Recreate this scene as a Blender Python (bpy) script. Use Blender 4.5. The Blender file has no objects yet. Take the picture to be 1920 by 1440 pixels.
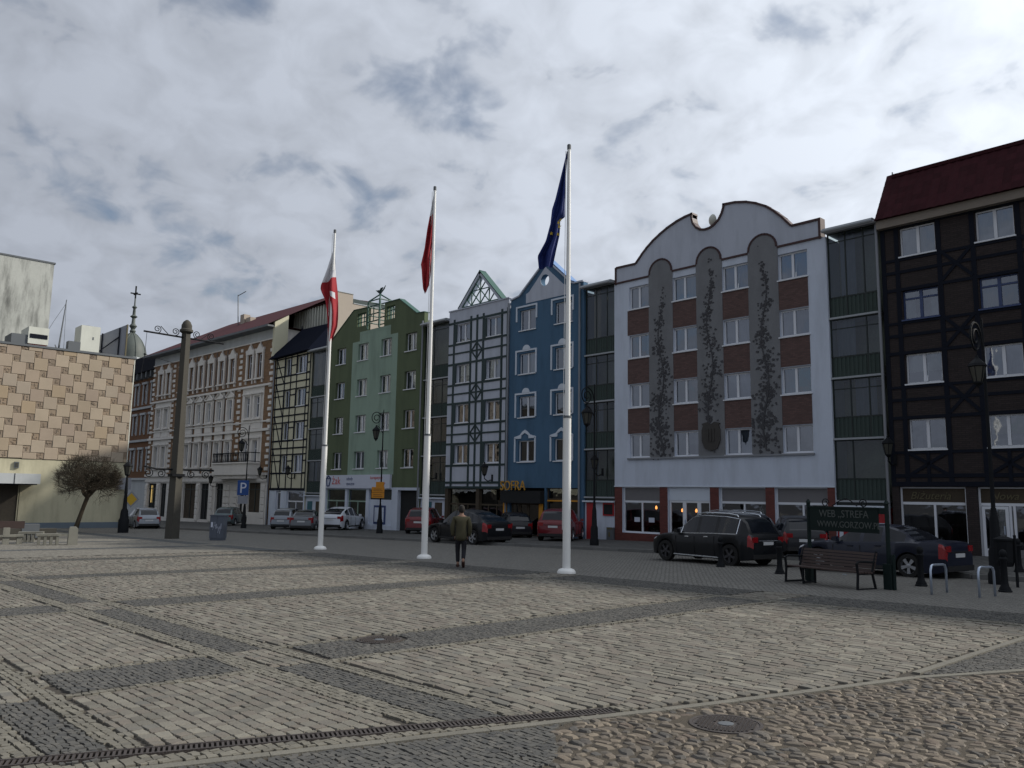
import bpy, math, random
import numpy as np
from mathutils import Vector, Matrix
random.seed(7); np.random.seed(7)
S=bpy.context.scene; COL=S.collection; R=math.radians; PI=math.pi

# ---------------------------------------------------------------- camera
cam=bpy.data.cameras.new('camera'); co=bpy.data.objects.new('camera',cam); COL.objects.link(co); S.camera=co
cam.sensor_width=36; cam.lens=1534.7/1920*36; cam.clip_end=3000; cam.clip_start=.05
def cambasis(p,r,y):
    f0=Vector((-math.sin(y),math.cos(y),0)); r0=Vector((math.cos(y),math.sin(y),0)); up=Vector((0,0,1))
    fw=f0*math.cos(p)+up*math.sin(p); u1=-f0*math.sin(p)+up*math.cos(p)
    return r0*math.cos(r)+u1*math.sin(r), -r0*math.sin(r)+u1*math.cos(r), fw
CR,CU,CF=cambasis(.136444,.0156191,.8190766)
EYE=Vector((0,0,1.62))
co.matrix_world=Matrix(((CR.x,CU.x,-CF.x,EYE.x),(CR.y,CU.y,-CF.y,EYE.y),(CR.z,CU.z,-CF.z,EYE.z),(0,0,0,1)))

# ---------------------------------------------------------------- light
SUN_AZ=R(33); SUN_EL=R(32)
sd=Vector((math.sin(SUN_AZ)*math.cos(SUN_EL),math.cos(SUN_AZ)*math.cos(SUN_EL),math.sin(SUN_EL)))
sl=bpy.data.lights.new('sun','SUN'); sl.energy=4.0; sl.angle=R(2.0); sl.color=(1,.94,.84)
so=bpy.data.objects.new('sun',sl); COL.objects.link(so); so.rotation_euler=(-sd).to_track_quat('-Z','Y').to_euler(); so.location=(20,60,60)
W=bpy.data.worlds.new('World'); S.world=W; W.use_nodes=True
nt=W.node_tree; N=nt.nodes; L=nt.links; N.clear()
def nn(t,**k):
    n=N.new(t)
    for a,b in k.items(): setattr(n,a,b)
    return n
def mth(op,a,b=None,c=None,cl=False):
    n=N.new('ShaderNodeMath'); n.operation=op; n.use_clamp=cl
    for i,v in enumerate((a,b,c)):
        if v is None: continue
        if hasattr(v,'links'): L.new(v,n.inputs[i])
        else: n.inputs[i].default_value=v
    return n.outputs[0]
tc=nn('ShaderNodeTexCoord'); sep=nn('ShaderNodeSeparateXYZ'); L.new(tc.outputs['Generated'],sep.inputs[0])
sky=nn('ShaderNodeTexSky',sky_type='NISHITA',sun_disc=False,sun_elevation=SUN_EL,sun_rotation=SUN_AZ,air_density=1.2,dust_density=1.0,ozone_density=4.0)
zc=mth('MAXIMUM',sep.outputs[2],0.0); zz=mth('ADD',zc,.42)
cmb=nn('ShaderNodeCombineXYZ'); L.new(mth('DIVIDE',sep.outputs[0],zz),cmb.inputs[0]); L.new(mth('DIVIDE',sep.outputs[1],zz),cmb.inputs[1])
def noise(scale,det,rough,off,dist=0):
    m=nn('ShaderNodeMapping'); m.inputs['Location'].default_value=off; L.new(cmb.outputs[0],m.inputs[0])
    n=nn('ShaderNodeTexNoise'); n.inputs['Scale'].default_value=scale; n.inputs['Detail'].default_value=det; n.inputs['Roughness'].default_value=rough; n.inputs['Distortion'].default_value=dist
    L.new(m.outputs[0],n.inputs['Vector']); return n.outputs[0]
n1=noise(4.6,6,.52,(9.271,-37.274,1.6446),.05); n2=noise(12.0,4,.5,(7.3,2.2,.5),.4); n3=noise(.7,3,.5,(1.3,5.2,2.0))
def ramp(src,pts):
    r=nn('ShaderNodeValToRGB'); e=r.color_ramp.elements
    while len(e)<len(pts): e.new(.5)
    for k,(p,c) in enumerate(pts): e[k].position=p; e[k].color=(*c,1) if len(c)==3 else c
    L.new(src,r.inputs[0]); return r.outputs[0]
cov=mth('ADD',mth('MULTIPLY',n1,.62),mth('MULTIPLY',n2,.38))
mask=ramp(cov,[(.335,(.28,.28,.28)),(.462,(1,1,1))])
den=ramp(mth('ADD',mth('MULTIPLY',n2,.55),mth('MULTIPLY',n1,.45)),[(.38,(.86,.86,.86)),(.58,(1.12,1.12,1.12))])
dot=nn('ShaderNodeVectorMath',operation='DOT_PRODUCT'); L.new(tc.outputs['Generated'],dot.inputs[0]); dot.inputs[1].default_value=tuple(sd)
g=mth('MULTIPLY_ADD',dot.outputs['Value'],.5,.5)
glow=mth('POWER',g,3.2)
br=mth('MULTIPLY_ADD',glow,.80,.41)
br=mth('MULTIPLY',br,den)
br=mth('MULTIPLY',br,mth('MULTIPLY_ADD',n3,.2,.95))
ccol=nn('ShaderNodeMixRGB'); ccol.inputs[1].default_value=(.79,.86,1.0,1); ccol.inputs[2].default_value=(.92,.98,1.05,1); L.new(glow,ccol.inputs[0])
cm=nn('ShaderNodeVectorMath',operation='SCALE'); L.new(ccol.outputs[0],cm.inputs[0]); L.new(br,cm.inputs['Scale'])
bgS=nn('ShaderNodeBackground'); L.new(sky.outputs[0],bgS.inputs[0]); bgS.inputs[1].default_value=.085
bgC=nn('ShaderNodeBackground'); L.new(cm.outputs[0],bgC.inputs[0]); bgC.inputs[1].default_value=1.0
mask2=mth('MAXIMUM',mask,mth('MULTIPLY_ADD',zc,-3.0,1.05,True)); ms=nn('ShaderNodeMixShader'); L.new(mask2,ms.inputs[0]); L.new(bgS.outputs[0],ms.inputs[1]); L.new(bgC.outputs[0],ms.inputs[2])
wo=nn('ShaderNodeOutputWorld'); L.new(ms.outputs[0],wo.inputs[0])
S.view_settings.view_transform='Standard'; S.view_settings.look='None'; S.view_settings.exposure=0; S.view_settings.gamma=1
try: S.view_settings.use_curve_mapping=False
except Exception: pass

# ---------------------------------------------------------------- materials
def mat(name,rgb,rough=.8,var=.1,scale=2.5,bump=0,bscale=60,metal=0,spec=.4,coat=0,stain=0,island=0,brick=None,emit=0,bdist=.02,alpha=None,stretch=None):
    m=bpy.data.materials.new(name); m.use_nodes=True; t=m.node_tree; n=t.nodes; l=t.links; p=n['Principled BSDF']
    p.inputs['Roughness'].default_value=rough; p.inputs['Metallic'].default_value=metal; p.inputs['Specular IOR Level'].default_value=spec
    p.inputs['Coat Weight'].default_value=coat; p.inputs['Coat Roughness'].default_value=.05
    if emit: p.inputs['Emission Color'].default_value=(*rgb,1); p.inputs['Emission Strength'].default_value=emit
    geo=n.new('ShaderNodeNewGeometry'); pos=geo.outputs['Position']
    if stretch:
        mp=n.new('ShaderNodeMapping'); mp.inputs['Scale'].default_value=stretch; l.new(pos,mp.inputs[0]); pos=mp.outputs[0]
    def M_(op,a,b=None,c=None):
        x=n.new('ShaderNodeMath'); x.operation=op
        for i,v in enumerate((a,b,c)):
            if v is None: continue
            if hasattr(v,'links'): l.new(v,x.inputs[i])
            else: x.inputs[i].default_value=v
        return x.outputs[0]
    def Nz(sc,d=4,r=.6):
        x=n.new('ShaderNodeTexNoise'); x.inputs['Scale'].default_value=sc; x.inputs['Detail'].default_value=d; x.inputs['Roughness'].default_value=r; l.new(pos,x.inputs['Vector']); return x.outputs[0]
    a=Nz(scale); v=M_('MULTIPLY_ADD',a,2*var,1-var)
    v=M_('MULTIPLY',v,M_('MULTIPLY_ADD',Nz(scale*14,3),var*.9,1-var*.45))
    if stain:
        mp=n.new('ShaderNodeMapping'); mp.inputs['Scale'].default_value=(1.1,1.1,.22); l.new(geo.outputs['Position'],mp.inputs[0])
        x=n.new('ShaderNodeTexNoise'); x.inputs['Scale'].default_value=1.3; x.inputs['Detail'].default_value=6; x.inputs['Roughness'].default_value=.65; l.new(mp.outputs[0],x.inputs['Vector'])
        st=M_('MULTIPLY_ADD',x.outputs[0],-2.2*stain,1+1.0*stain); st=M_('MINIMUM',st,1.0); v=M_('MULTIPLY',v,st)
    if island:
        oi=n.new('ShaderNodeObjectInfo'); rr=M_('FRACT',M_('ADD',geo.outputs['Random Per Island'],oi.outputs['Random'])); v=M_('MULTIPLY',v,M_('MULTIPLY_ADD',rr,2*island,1-island))
    hs=n.new('ShaderNodeHueSaturation'); hs.inputs['Color'].default_value=(*rgb,1); l.new(v,hs.inputs['Value']); out=hs.outputs[0]
    h=None
    if brick:
        bw,bh,mo,mc=brick  # brick width, height, mortar, mortar colour
        cb=n.new('ShaderNodeCombineXYZ'); sp=n.new('ShaderNodeSeparateXYZ'); l.new(geo.outputs['Position'],sp.inputs[0])
        l.new(M_('ADD',sp.outputs[0],sp.outputs[1]),cb.inputs[0]); l.new(sp.outputs[2],cb.inputs[1])
        b=n.new('ShaderNodeTexBrick'); l.new(cb.outputs[0],b.inputs['Vector']); b.inputs['Scale'].default_value=1; b.inputs['Brick Width'].default_value=bw; b.inputs['Row Height'].default_value=bh; b.inputs['Mortar Size'].default_value=mo; b.inputs['Mortar Smooth'].default_value=.2
        b.inputs['Color1'].default_value=(*[c*.82 for c in rgb],1); b.inputs['Color2'].default_value=(*[c*1.2 for c in rgb],1); b.inputs['Mortar'].default_value=(*mc,1)
        l.new(b.outputs['Color'],hs.inputs['Color']); h=b.outputs['Fac']
    l.new(out,p.inputs['Base Color'])
    if bump or h:
        bp=n.new('ShaderNodeBump'); bp.inputs['Strength'].default_value=bump or .3; bp.inputs['Distance'].default_value=bdist
        hh=Nz(bscale,5) if bump else None
        if h is not None: hh=M_('MULTIPLY_ADD',h,-1.0,hh if hh is not None else 0.0)
        l.new(hh,bp.inputs['Height']); l.new(bp.outputs[0],p.inputs['Normal'])
        if bump:
            l.new(M_('MULTIPLY_ADD',a,.15,rough-.07),p.inputs['Roughness'])
    return m
def stonemat(name,cols,rough=.75,bump=.4,bscale=45,var=.16):
    m=mat(name,(.5,.5,.5),rough,var,.55,bump,bscale,bdist=.006,spec=.25); t=m.node_tree; n=t.nodes; l=t.links
    hs=[x for x in n if x.type=='HUE_SAT'][0]; geo=[x for x in n if x.type=='NEW_GEOMETRY'][0]
    oi=n.new('ShaderNodeObjectInfo'); ad=n.new('ShaderNodeMath'); ad.operation='ADD'; fr=n.new('ShaderNodeMath'); fr.operation='FRACT'
    l.new(geo.outputs['Random Per Island'],ad.inputs[0]); l.new(oi.outputs['Random'],ad.inputs[1]); l.new(ad.outputs[0],fr.inputs[0])
    cr=n.new('ShaderNodeValToRGB'); cr.color_ramp.interpolation='LINEAR'; e=cr.color_ramp.elements
    while len(e)<len(cols): e.new(.5)
    for k,c in enumerate(cols): e[k].position=k/(len(cols)-1); e[k].color=(*c,1)
    l.new(fr.outputs[0],cr.inputs[0]); l.new(cr.outputs[0],hs.inputs['Color']); return m
def glassmat(name,tint=(.5,.55,.55),fac=.22,rough=.02):
    m=bpy.data.materials.new(name); m.use_nodes=True; t=m.node_tree; n=t.nodes; l=t.links; n.clear()
    o=n.new('ShaderNodeOutputMaterial'); tr=n.new('ShaderNodeBsdfTransparent'); tr.inputs[0].default_value=(*tint,1)
    gl=n.new('ShaderNodeBsdfGlossy'); gl.inputs['Roughness'].default_value=rough; gl.inputs[0].default_value=(.85,.9,1,1)
    fr=n.new('ShaderNodeFresnel'); fr.inputs[0].default_value=1.5; ad=n.new('ShaderNodeMath'); ad.inputs[1].default_value=fac-.05; ad.use_clamp=True
    nz=n.new('ShaderNodeTexNoise'); nz.inputs['Scale'].default_value=1.1; g=n.new('ShaderNodeNewGeometry'); l.new(g.outputs['Position'],nz.inputs['Vector'])
    bp=n.new('ShaderNodeBump'); bp.inputs['Strength'].default_value=.06; bp.inputs['Distance'].default_value=.1; l.new(nz.outputs[0],bp.inputs['Height']); l.new(bp.outputs[0],gl.inputs['Normal'])
    l.new(fr.outputs[0],ad.inputs[0]); mx=n.new('ShaderNodeMixShader'); l.new(ad.outputs[0],mx.inputs[0]); l.new(tr.outputs[0],mx.inputs[1]); l.new(gl.outputs[0],mx.inputs[2]); l.new(mx.outputs[0],o.inputs[0])
    return m
K={}
K['white_wall']=mat('white_render',(.52,.57,.66),.9,.06,.6,.35,90,stain=.32)
K['white_trim']=mat('white_trim',(.54,.59,.66),.7,.06)
K['grey_wall']=mat('grey_render',(.44,.47,.54),.9,.06,.6,.35,90,stain=.32)
K['pvc']=mat('white_window_plastic',(.62,.64,.68),.35,.03,spec=.5)
K['blue_frame']=mat('blue_window_paint',(.03,.05,.13),.4,.05)
K['brickp']=mat('red_brick_panel',(.105,.062,.056),.9,.16,4,.3,60,brick=(.22,.075,.012,(.085,.06,.055)))
K['redpier']=mat('dark_red_tile_pier',(.11,.028,.022),.7,.15,3,.2,40,brick=(.22,.075,.01,(.09,.03,.025)))
K['maroon']=mat('maroon_coping',(.05,.022,.022),.6,.1)
K['mural']=mat('grey_cement_panel',(.175,.18,.19),.9,.22,1.2,.5,50,stain=.25)
K['relief']=mat('dark_sgraffito_plaster',(.060,.060,.066),.9,.35,5,.5,60)
K['shield']=mat('dark_bronze_relief',(.05,.046,.042),.8,.3,6,.4,50)
K['brownb']=mat('brown_clinker_brick',(.030,.022,.021),.9,.2,2,.3,50,brick=(.25,.075,.010,(.017,.014,.014)))
K['beamd']=mat('black_timber',(.008,.010,.017),.85,.2,6,.2,40,spec=.15)
K['rooft']=mat('dark_red_roof_tile',(.036,.010,.013),.9,.2,3,.2,30,island=.18,spec=.1)
K['roofr']=mat('red_sheet_roof',(.085,.028,.032),.9,.1,1,stain=.15,spec=.15)
K['creamd']=mat('cream_soffit',(.34,.29,.24),.7,.08); K['eaveb']=mat('dull_beige_eaves_board',(.21,.18,.15),.8,.1)
K['blue']=mat('blue_render',(.058,.122,.200),.9,.08,.6,.3,90,stain=.42)
K['bluet']=mat('pale_blue_metal_coping',(.12,.22,.42),.5,.08)
K['gbeam']=mat('dark_green_timber',(.012,.030,.032),.6,.15,6)
K['green']=mat('dark_green_render',(.094,.120,.066),.9,.09,.6,.3,90,stain=.42)
K['lgreen']=mat('pale_green_render',(.245,.33,.265),.9,.08,.6,.3,90,stain=.40)
K['gmetal']=mat('green_painted_steel',(.008,.065,.046),.5,.1,spec=.5)
K['cream']=mat('cream_render',(.53,.51,.38),.9,.07,.8,.3,90,stain=.12)
K['slate']=mat('black_slate_roof',(.006,.008,.016),.95,.15,3,.2,30,spec=.05)
K['pipe']=mat('grey_metal_downpipe',(.20,.21,.23),.4,.08,metal=.3)
K['alu']=mat('grey_metal_flashing',(.30,.32,.34),.5,.1,metal=.2)
K['ochre']=mat('ochre_brick_facing',(.20,.118,.066),.85,.14,3,.25,60,brick=(.24,.075,.008,(.16,.10,.055)))
K['stucco']=mat('white_stucco',(.64,.615,.58),.85,.09,1.2,.3,50,stain=.12)
K['stuccog']=mat('grey_stucco_frieze',(.42,.44,.45),.9,.12,1.2,.4,40,stain=.25)
K['loggia']=mat('dark_loggia_frame',(.014,.022,.020),.5,.15)
K['corr']=mat('green_corrugated_panel',(.050,.068,.062),.85,.12,spec=.15)
K['logback']=mat('loggia_back_wall',(.22,.23,.19),.9,.45,.8)
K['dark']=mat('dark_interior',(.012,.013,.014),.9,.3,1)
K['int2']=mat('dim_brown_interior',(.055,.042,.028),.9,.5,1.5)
K['glass']=glassmat('window_glass'); K['glassd']=glassmat('shop_glass',(.42,.45,.45),.15); K['glassl']=glassmat('loggia_glass',(.6,.66,.63),.08,.25)
for i,c in enumerate([(.30,.32,.42),(.36,.37,.42),(.20,.22,.30),(.27,.22,.17),(.42,.42,.44),(.16,.15,.16)]): K['cur%d'%i]=mat('net_curtain',c,.9,.25,2.2,stretch=(6,6,.7))
K['grille']=mat('grey_roller_shutter',(.15,.145,.15),.6,.08)
K['signw']=mat('white_sign_board',(.50,.53,.62),.5,.04); K['orange']=mat('orange_paint',(.50,.22,.015),.6,.15); K['orangesign']=mat('orange_sign',(.50,.20,.01),.5,.08)
K['redp']=mat('red_paint',(.36,.018,.022),.5,.08); K['navy']=mat('navy_lettering',(.03,.05,.14),.6,.05); K['redl']=mat('red_lettering',(.45,.06,.05),.6,.05)
K['gold']=mat('gold_lettering',(.42,.22,.03),.5,.2); K['goldd']=mat('faded_gold_lettering',(.10,.085,.045),.6,.2)
K['black']=mat('black_iron',(.008,.009,.011),.7,.2,8,spec=.15); K['ltgreenframe']=mat('dark_green_sign_board',(.006,.014,.013),.7,.15,spec=.2)
K['letters']=mat('weathered_grey_lettering',(.07,.08,.075),.6,.2)
K['lampg']=mat('frosted_lamp_glass',(.05,.05,.042),.3,.1)
K['pole']=mat('white_pole_paint',(.74,.74,.72),.4,.06,2,stain=.08,stretch=(1,1,.3))
K['conc']=mat('weathered_concrete',(.20,.195,.165),.9,.2,1.5,.5,40,stain=.8); K['concp']=mat('old_concrete_post',(.060,.056,.047),.95,.2,2,.5,40,stain=.3)
K['upper']=mat('mouldy_plaster',(.41,.42,.39),.9,.25,.5,.4,30,stain=1.2)
K['yellw']=mat('pale_yellow_render',(.45,.42,.30),.9,.10,.5,.3,60,stain=.45); K['plinth']=mat('blue_grey_plinth',(.12,.15,.18),.8,.1)
K['tile']=stonemat('sandstone_cladding',[(.325,.26,.20),(.355,.295,.22),(.30,.24,.19),(.375,.31,.235),(.32,.27,.215),(.34,.265,.18)],.9,.4,30,.16)
K['tiles']=stonemat('dark_relief_tile',[(.28,.22,.165),(.215,.17,.13),(.27,.205,.145),(.20,.16,.125),(.29,.235,.18),(.24,.19,.14)],.9,.9,60,.3)
K['woodb']=mat('brown_bench_slat',(.045,.028,.024),.6,.2,8,.1,30,stretch=(1,1,1)); K['steel']=mat('galvanised_steel',(.42,.48,.58),.3,.1,8,metal=.7)
K['bark']=mat('brown_bark',(.050,.038,.024),.9,.3,8,.5,40); K['twig']=mat('bare_twigs',(.045,.036,.024),.9,.3,4)
K['ac']=mat('cream_sheet_metal',(.55,.56,.50),.5,.08,2,stain=.2); K['acd']=mat('dark_grey_sheet_metal',(.10,.11,.12),.6,.1)
K['dome']=mat('green_grey_copper',(.075,.088,.080),.6,.2,.5,.2,5,stain=.3); K['panelb']=mat('grey_billboard_back',(.22,.23,.26),.6,.08)
K['flagw']=mat('white_flag_cloth',(.55,.55,.58),.8,.08); K['flagr']=mat('red_flag_cloth',(.30,.016,.024),.8,.12,4); K['flagb']=mat('blue_flag_cloth',(.006,.018,.12),.75,.12,4); K['star']=mat('yellow_star_cloth',(.5,.36,.03),.8,.05)
K['cast']=mat('cast_iron_cover',(.045,.036,.032),.6,.25,12,.4,80,spec=.5)
K['sand']=mat('cobble_joint_sand',(.075,.062,.046),.95,.35,2,.8,90); K['bed']=mat('joint_sand',(.050,.043,.034),.95,.3,6,.5,80); K['edge']=mat('pale_concrete_edging',(.145,.137,.115),.9,.25,4,.4,60,island=.08)
K['sett']=stonemat('pale_granite_sett',[(.142,.133,.112),(.178,.166,.139),(.116,.108,.092),(.204,.191,.159),(.142,.127,.108),(.160,.142,.119),(.131,.127,.112)],.85,.8,45,.24)
K['settd']=stonemat('dark_basalt_mosaic',[(.072,.071,.067),(.092,.090,.083),(.058,.058,.057),(.110,.105,.095),(.078,.076,.071)],.85,.6,60,.2)
K['settb']=stonemat('small_yellow_grey_mosaic',[(.155,.145,.119),(.130,.121,.100),(.180,.168,.138),(.117,.110,.093)],.8,.4,70)
K['cobble']=stonemat('field_cobble',[(.118,.100,.080),(.165,.135,.103),(.088,.078,.068),(.205,.170,.128),(.105,.090,.073),(.082,.077,.070),(.148,.125,.099),(.130,.102,.080)],.7,.4,40,.2)
def settsheet(name,col,mort,sc,bw=.6,rh=.35):
    m=mat(name,col,.85,.16,1.2,.6,40); t=m.node_tree; n=t.nodes; l=t.links; hs=[x for x in n if x.type=='HUE_SAT'][0]; geo=[x for x in n if x.type=='NEW_GEOMETRY'][0]
    b=n.new('ShaderNodeTexBrick'); nz=n.new('ShaderNodeTexNoise'); nz.inputs['Scale'].default_value=3; l.new(geo.outputs['Position'],nz.inputs['Vector'])
    va=n.new('ShaderNodeVectorMath'); va.operation='MULTIPLY_ADD'; va.inputs[1].default_value=(.10,.10,0); l.new(nz.outputs['Color'],va.inputs[0]); l.new(geo.outputs['Position'],va.inputs[2]); l.new(va.outputs[0],b.inputs['Vector'])
    b.inputs['Scale'].default_value=sc; b.inputs['Brick Width'].default_value=bw; b.inputs['Row Height'].default_value=rh; b.inputs['Mortar Size'].default_value=.035; b.inputs['Mortar Smooth'].default_value=.4
    b.inputs['Color1'].default_value=(*[c*.8 for c in col],1); b.inputs['Color2'].default_value=(*[c*1.2 for c in col],1); b.inputs['Mortar'].default_value=(*mort,1); l.new(b.outputs['Color'],hs.inputs['Color'])
    bp=[x for x in n if x.type=='BUMP'][0]; src=bp.inputs['Height'].links[0].from_socket; mm=n.new('ShaderNodeMath'); mm.operation='MULTIPLY_ADD'; l.new(b.outputs['Fac'],mm.inputs[0]); mm.inputs[1].default_value=-1.5; l.new(src,mm.inputs[2]); l.new(mm.outputs[0],bp.inputs['Height']); bp.inputs['Distance'].default_value=.015
    return m
K['roadset']=settsheet('grey_granite_road_setts',(.165,.16,.145),(.07,.066,.058),2.0,.26,.18)
K['farset']=settsheet('far_pale_setts',(.18,.17,.145),(.09,.08,.065),2.0,.40,.26)
K['pave']=settsheet('grey_pavement_slabs',(.085,.085,.08),(.04,.04,.04),1.0,.35,.35)
K['ground']=mat('ground_asphalt',(.06,.058,.055),.95,.2,.3,.3,30); K['kerb']=mat('granite_kerb',(.13,.13,.125),.85,.15,3,.3,40,island=.1)

# ---------------------------------------------------------------- mesh helpers
def gz(x,y): return .015*max(-100,min(60,x))-.006*max(-60,min(90,y))
def tag(o,label=None,cat=None,group=None,kind=None):
    if label: o['label']=label
    if cat: o['category']=cat
    if group: o['group']=group
    if kind: o['kind']=kind
    return o
class MB:
    def __init__(s): s.v=[]; s.f=[]; s.m=[]
    def face(s,pts,m=0):
        i=len(s.v); s.v+= [tuple(p) for p in pts]; s.f.append(tuple(range(i,i+len(pts)))); s.m.append(m)
    def box(s,x0,x1,y0,y1,z0,z1,m=0):
        i=len(s.v); s.v+=[(x0,y0,z0),(x1,y0,z0),(x1,y1,z0),(x0,y1,z0),(x0,y0,z1),(x1,y0,z1),(x1,y1,z1),(x0,y1,z1)]
        for q in ((0,3,2,1),(4,5,6,7),(0,1,5,4),(1,2,6,5),(2,3,7,6),(3,0,4,7)): s.f.append(tuple(i+k for k in q)); s.m.append(m)
    def prism(s,prof,y0,y1,m=0):   # profile in (x,z), extruded along y
        n=len(prof); i=len(s.v); s.v+=[(x,y0,z) for x,z in prof]+[(x,y1,z) for x,z in prof]
        s.f.append(tuple(range(i,i+n))); s.m.append(m); s.f.append(tuple(range(i+2*n-1,i+n-1,-1))); s.m.append(m)
        for k in range(n):
            j=(k+1)%n; s.f.append((i+j,i+k,i+n+k,i+n+j)); s.m.append(m)
    def tube(s,pts,r,n=8,m=0,cap=True):
        pts=[Vector(p) for p in pts]; rr=r if isinstance(r,(list,tuple)) else [r]*len(pts); rings=[]; u=None
        for k,p in enumerate(pts):
            d=(pts[min(k+1,len(pts)-1)]-pts[max(k-1,0)]); d=d.normalized() if d.length>1e-9 else Vector((0,0,1))
            if u is None: u=d.orthogonal().normalized()
            else:
                u=u-d*u.dot(d); u=u.normalized() if u.length>1e-6 else d.orthogonal().normalized()
            w=d.cross(u); i=len(s.v)
            for a in range(n): s.v.append(tuple(p+(u*math.cos(2*PI*a/n)+w*math.sin(2*PI*a/n))*rr[k]))
            rings.append(i)
        for a,b in zip(rings,rings[1:]):
            for k in range(n):
                j=(k+1)%n; s.f.append((a+k,a+j,b+j,b+k)); s.m.append(m)
        if cap:
            s.f.append(tuple(rings[0]+k for k in range(n-1,-1,-1))); s.m.append(m); s.f.append(tuple(rings[-1]+k for k in range(n))); s.m.append(m)
    def lathe(s,prof,c=(0,0,0),n=16,m=0,ring=False):
        rings=[]
        for r,z in prof:
            i=len(s.v); rings.append(i)
            for a in range(n): s.v.append((c[0]+r*math.cos(2*PI*a/n),c[1]+r*math.sin(2*PI*a/n),c[2]+z))
        for a,b in zip(rings,rings[1:]):
            for k in range(n):
                j=(k+1)%n; s.f.append((a+k,a+j,b+j,b+k)); s.m.append(m)
        if ring:
            a,b=rings[-1],rings[0]
            for k in range(n):
                j=(k+1)%n; s.f.append((a+k,a+j,b+j,b+k)); s.m.append(m)
            return
        s.f.append(tuple(rings[0]+k for k in range(n-1,-1,-1))); s.m.append(m); s.f.append(tuple(rings[-1]+k for k in range(n))); s.m.append(m)
    def mesh(s,name,mats,off=(0,0,0),smooth=False):
        me=bpy.data.meshes.new(name); o=off
        me.from_pydata([(a-o[0],b-o[1],c-o[2]) for a,b,c in s.v],[],s.f)
        for x in (mats if isinstance(mats,(list,tuple)) else [mats]): me.materials.append(x)
        if len(me.materials)>1: me.polygons.foreach_set('material_index',s.m)
        if smooth:
            me.polygons.foreach_set('use_smooth',[True]*len(me.polygons))
            try: me.set_sharp_from_angle(angle=R(smooth if smooth is not True else 40))
            except Exception: pass
        me.update(); return me
def link(name,me,parent=None,loc=None):
    o=bpy.data.objects.new(name,me); COL.objects.link(o)
    if parent: o.parent=parent
    if loc is not None: o.location=loc
    return o
def build(name,mb,mats,parent=None,loc=None,off=(0,0,0),smooth=False): return link(name,mb.mesh(name,mats,off,smooth),parent,loc)
def empty(name,loc,rz=0):
    o=bpy.data.objects.new(name,None); COL.objects.link(o); o.location=loc; o.rotation_euler=(0,0,rz); o.empty_display_size=.2; return o
def copy_tree(o,parent=None):
    c=o.copy(); COL.objects.link(c); c.parent=parent
    for ch in [x for x in bpy.data.objects if x.parent==o]: copy_tree(ch,c)
    return c
_cube={}
def cube(mt):
    if mt.name not in _cube:
        b=MB(); b.box(-.5,.5,-.5,.5,-.5,.5); _cube[mt.name]=b.mesh('block',mt)
    return _cube[mt.name]
def bevcube(mt,key='b',bev=.08):
    k=mt.name+key
    if k not in _cube:
        b=MB(); e=.5-bev
        prof=[(-.5,-.5),(.5,-.5),(.5,.5),(-.5,.5)]
        i=0; b.v=[(-.5,.5,-.5),(.5,.5,-.5),(.5,.5,.5),(-.5,.5,.5),(-.5,-.2,-.5),(.5,-.2,-.5),(.5,-.2,.5),(-.5,-.2,.5),(-e,-.5,-e),(e,-.5,-e),(e,-.5,e),(-e,-.5,e)]
        b.f=[(0,4,5,1) ,(1,5,6,2),(2,6,7,3),(3,7,4,0),(4,8,9,5),(5,9,10,6),(6,10,11,7),(7,11,8,4),(8,11,10,9)]; b.m=[0]*9; b.f=[tuple(reversed(q)) for q in b.f]; _cube[k]=b.mesh('bevelled_block',mt)
    return _cube[k]
def textmesh(txt,size,mt,depth=.01,shear=0,align='LEFT'):
    cu=bpy.data.curves.new('text','FONT'); cu.body=txt; cu.size=size; cu.extrude=depth; cu.shear=shear; cu.align_x=align; cu.resolution_u=3
    o=bpy.data.objects.new('text',cu); COL.objects.link(o); dg=bpy.context.evaluated_depsgraph_get(); dg.update()
    me=bpy.data.meshes.new_from_object(o.evaluated_get(dg)); bpy.data.objects.remove(o); bpy.data.curves.remove(cu)
    me.materials.clear(); me.materials.append(mt); return me
def textobj(name,txt,size,mt,parent,loc,depth=.01,shear=0,rz=0,sx=1,align='LEFT'):
    o=link(name,textmesh(txt,size,mt,depth,shear,align),parent,loc); o.rotation_euler=(PI/2,0,rz); o.scale=(sx,1,1); return o
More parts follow.
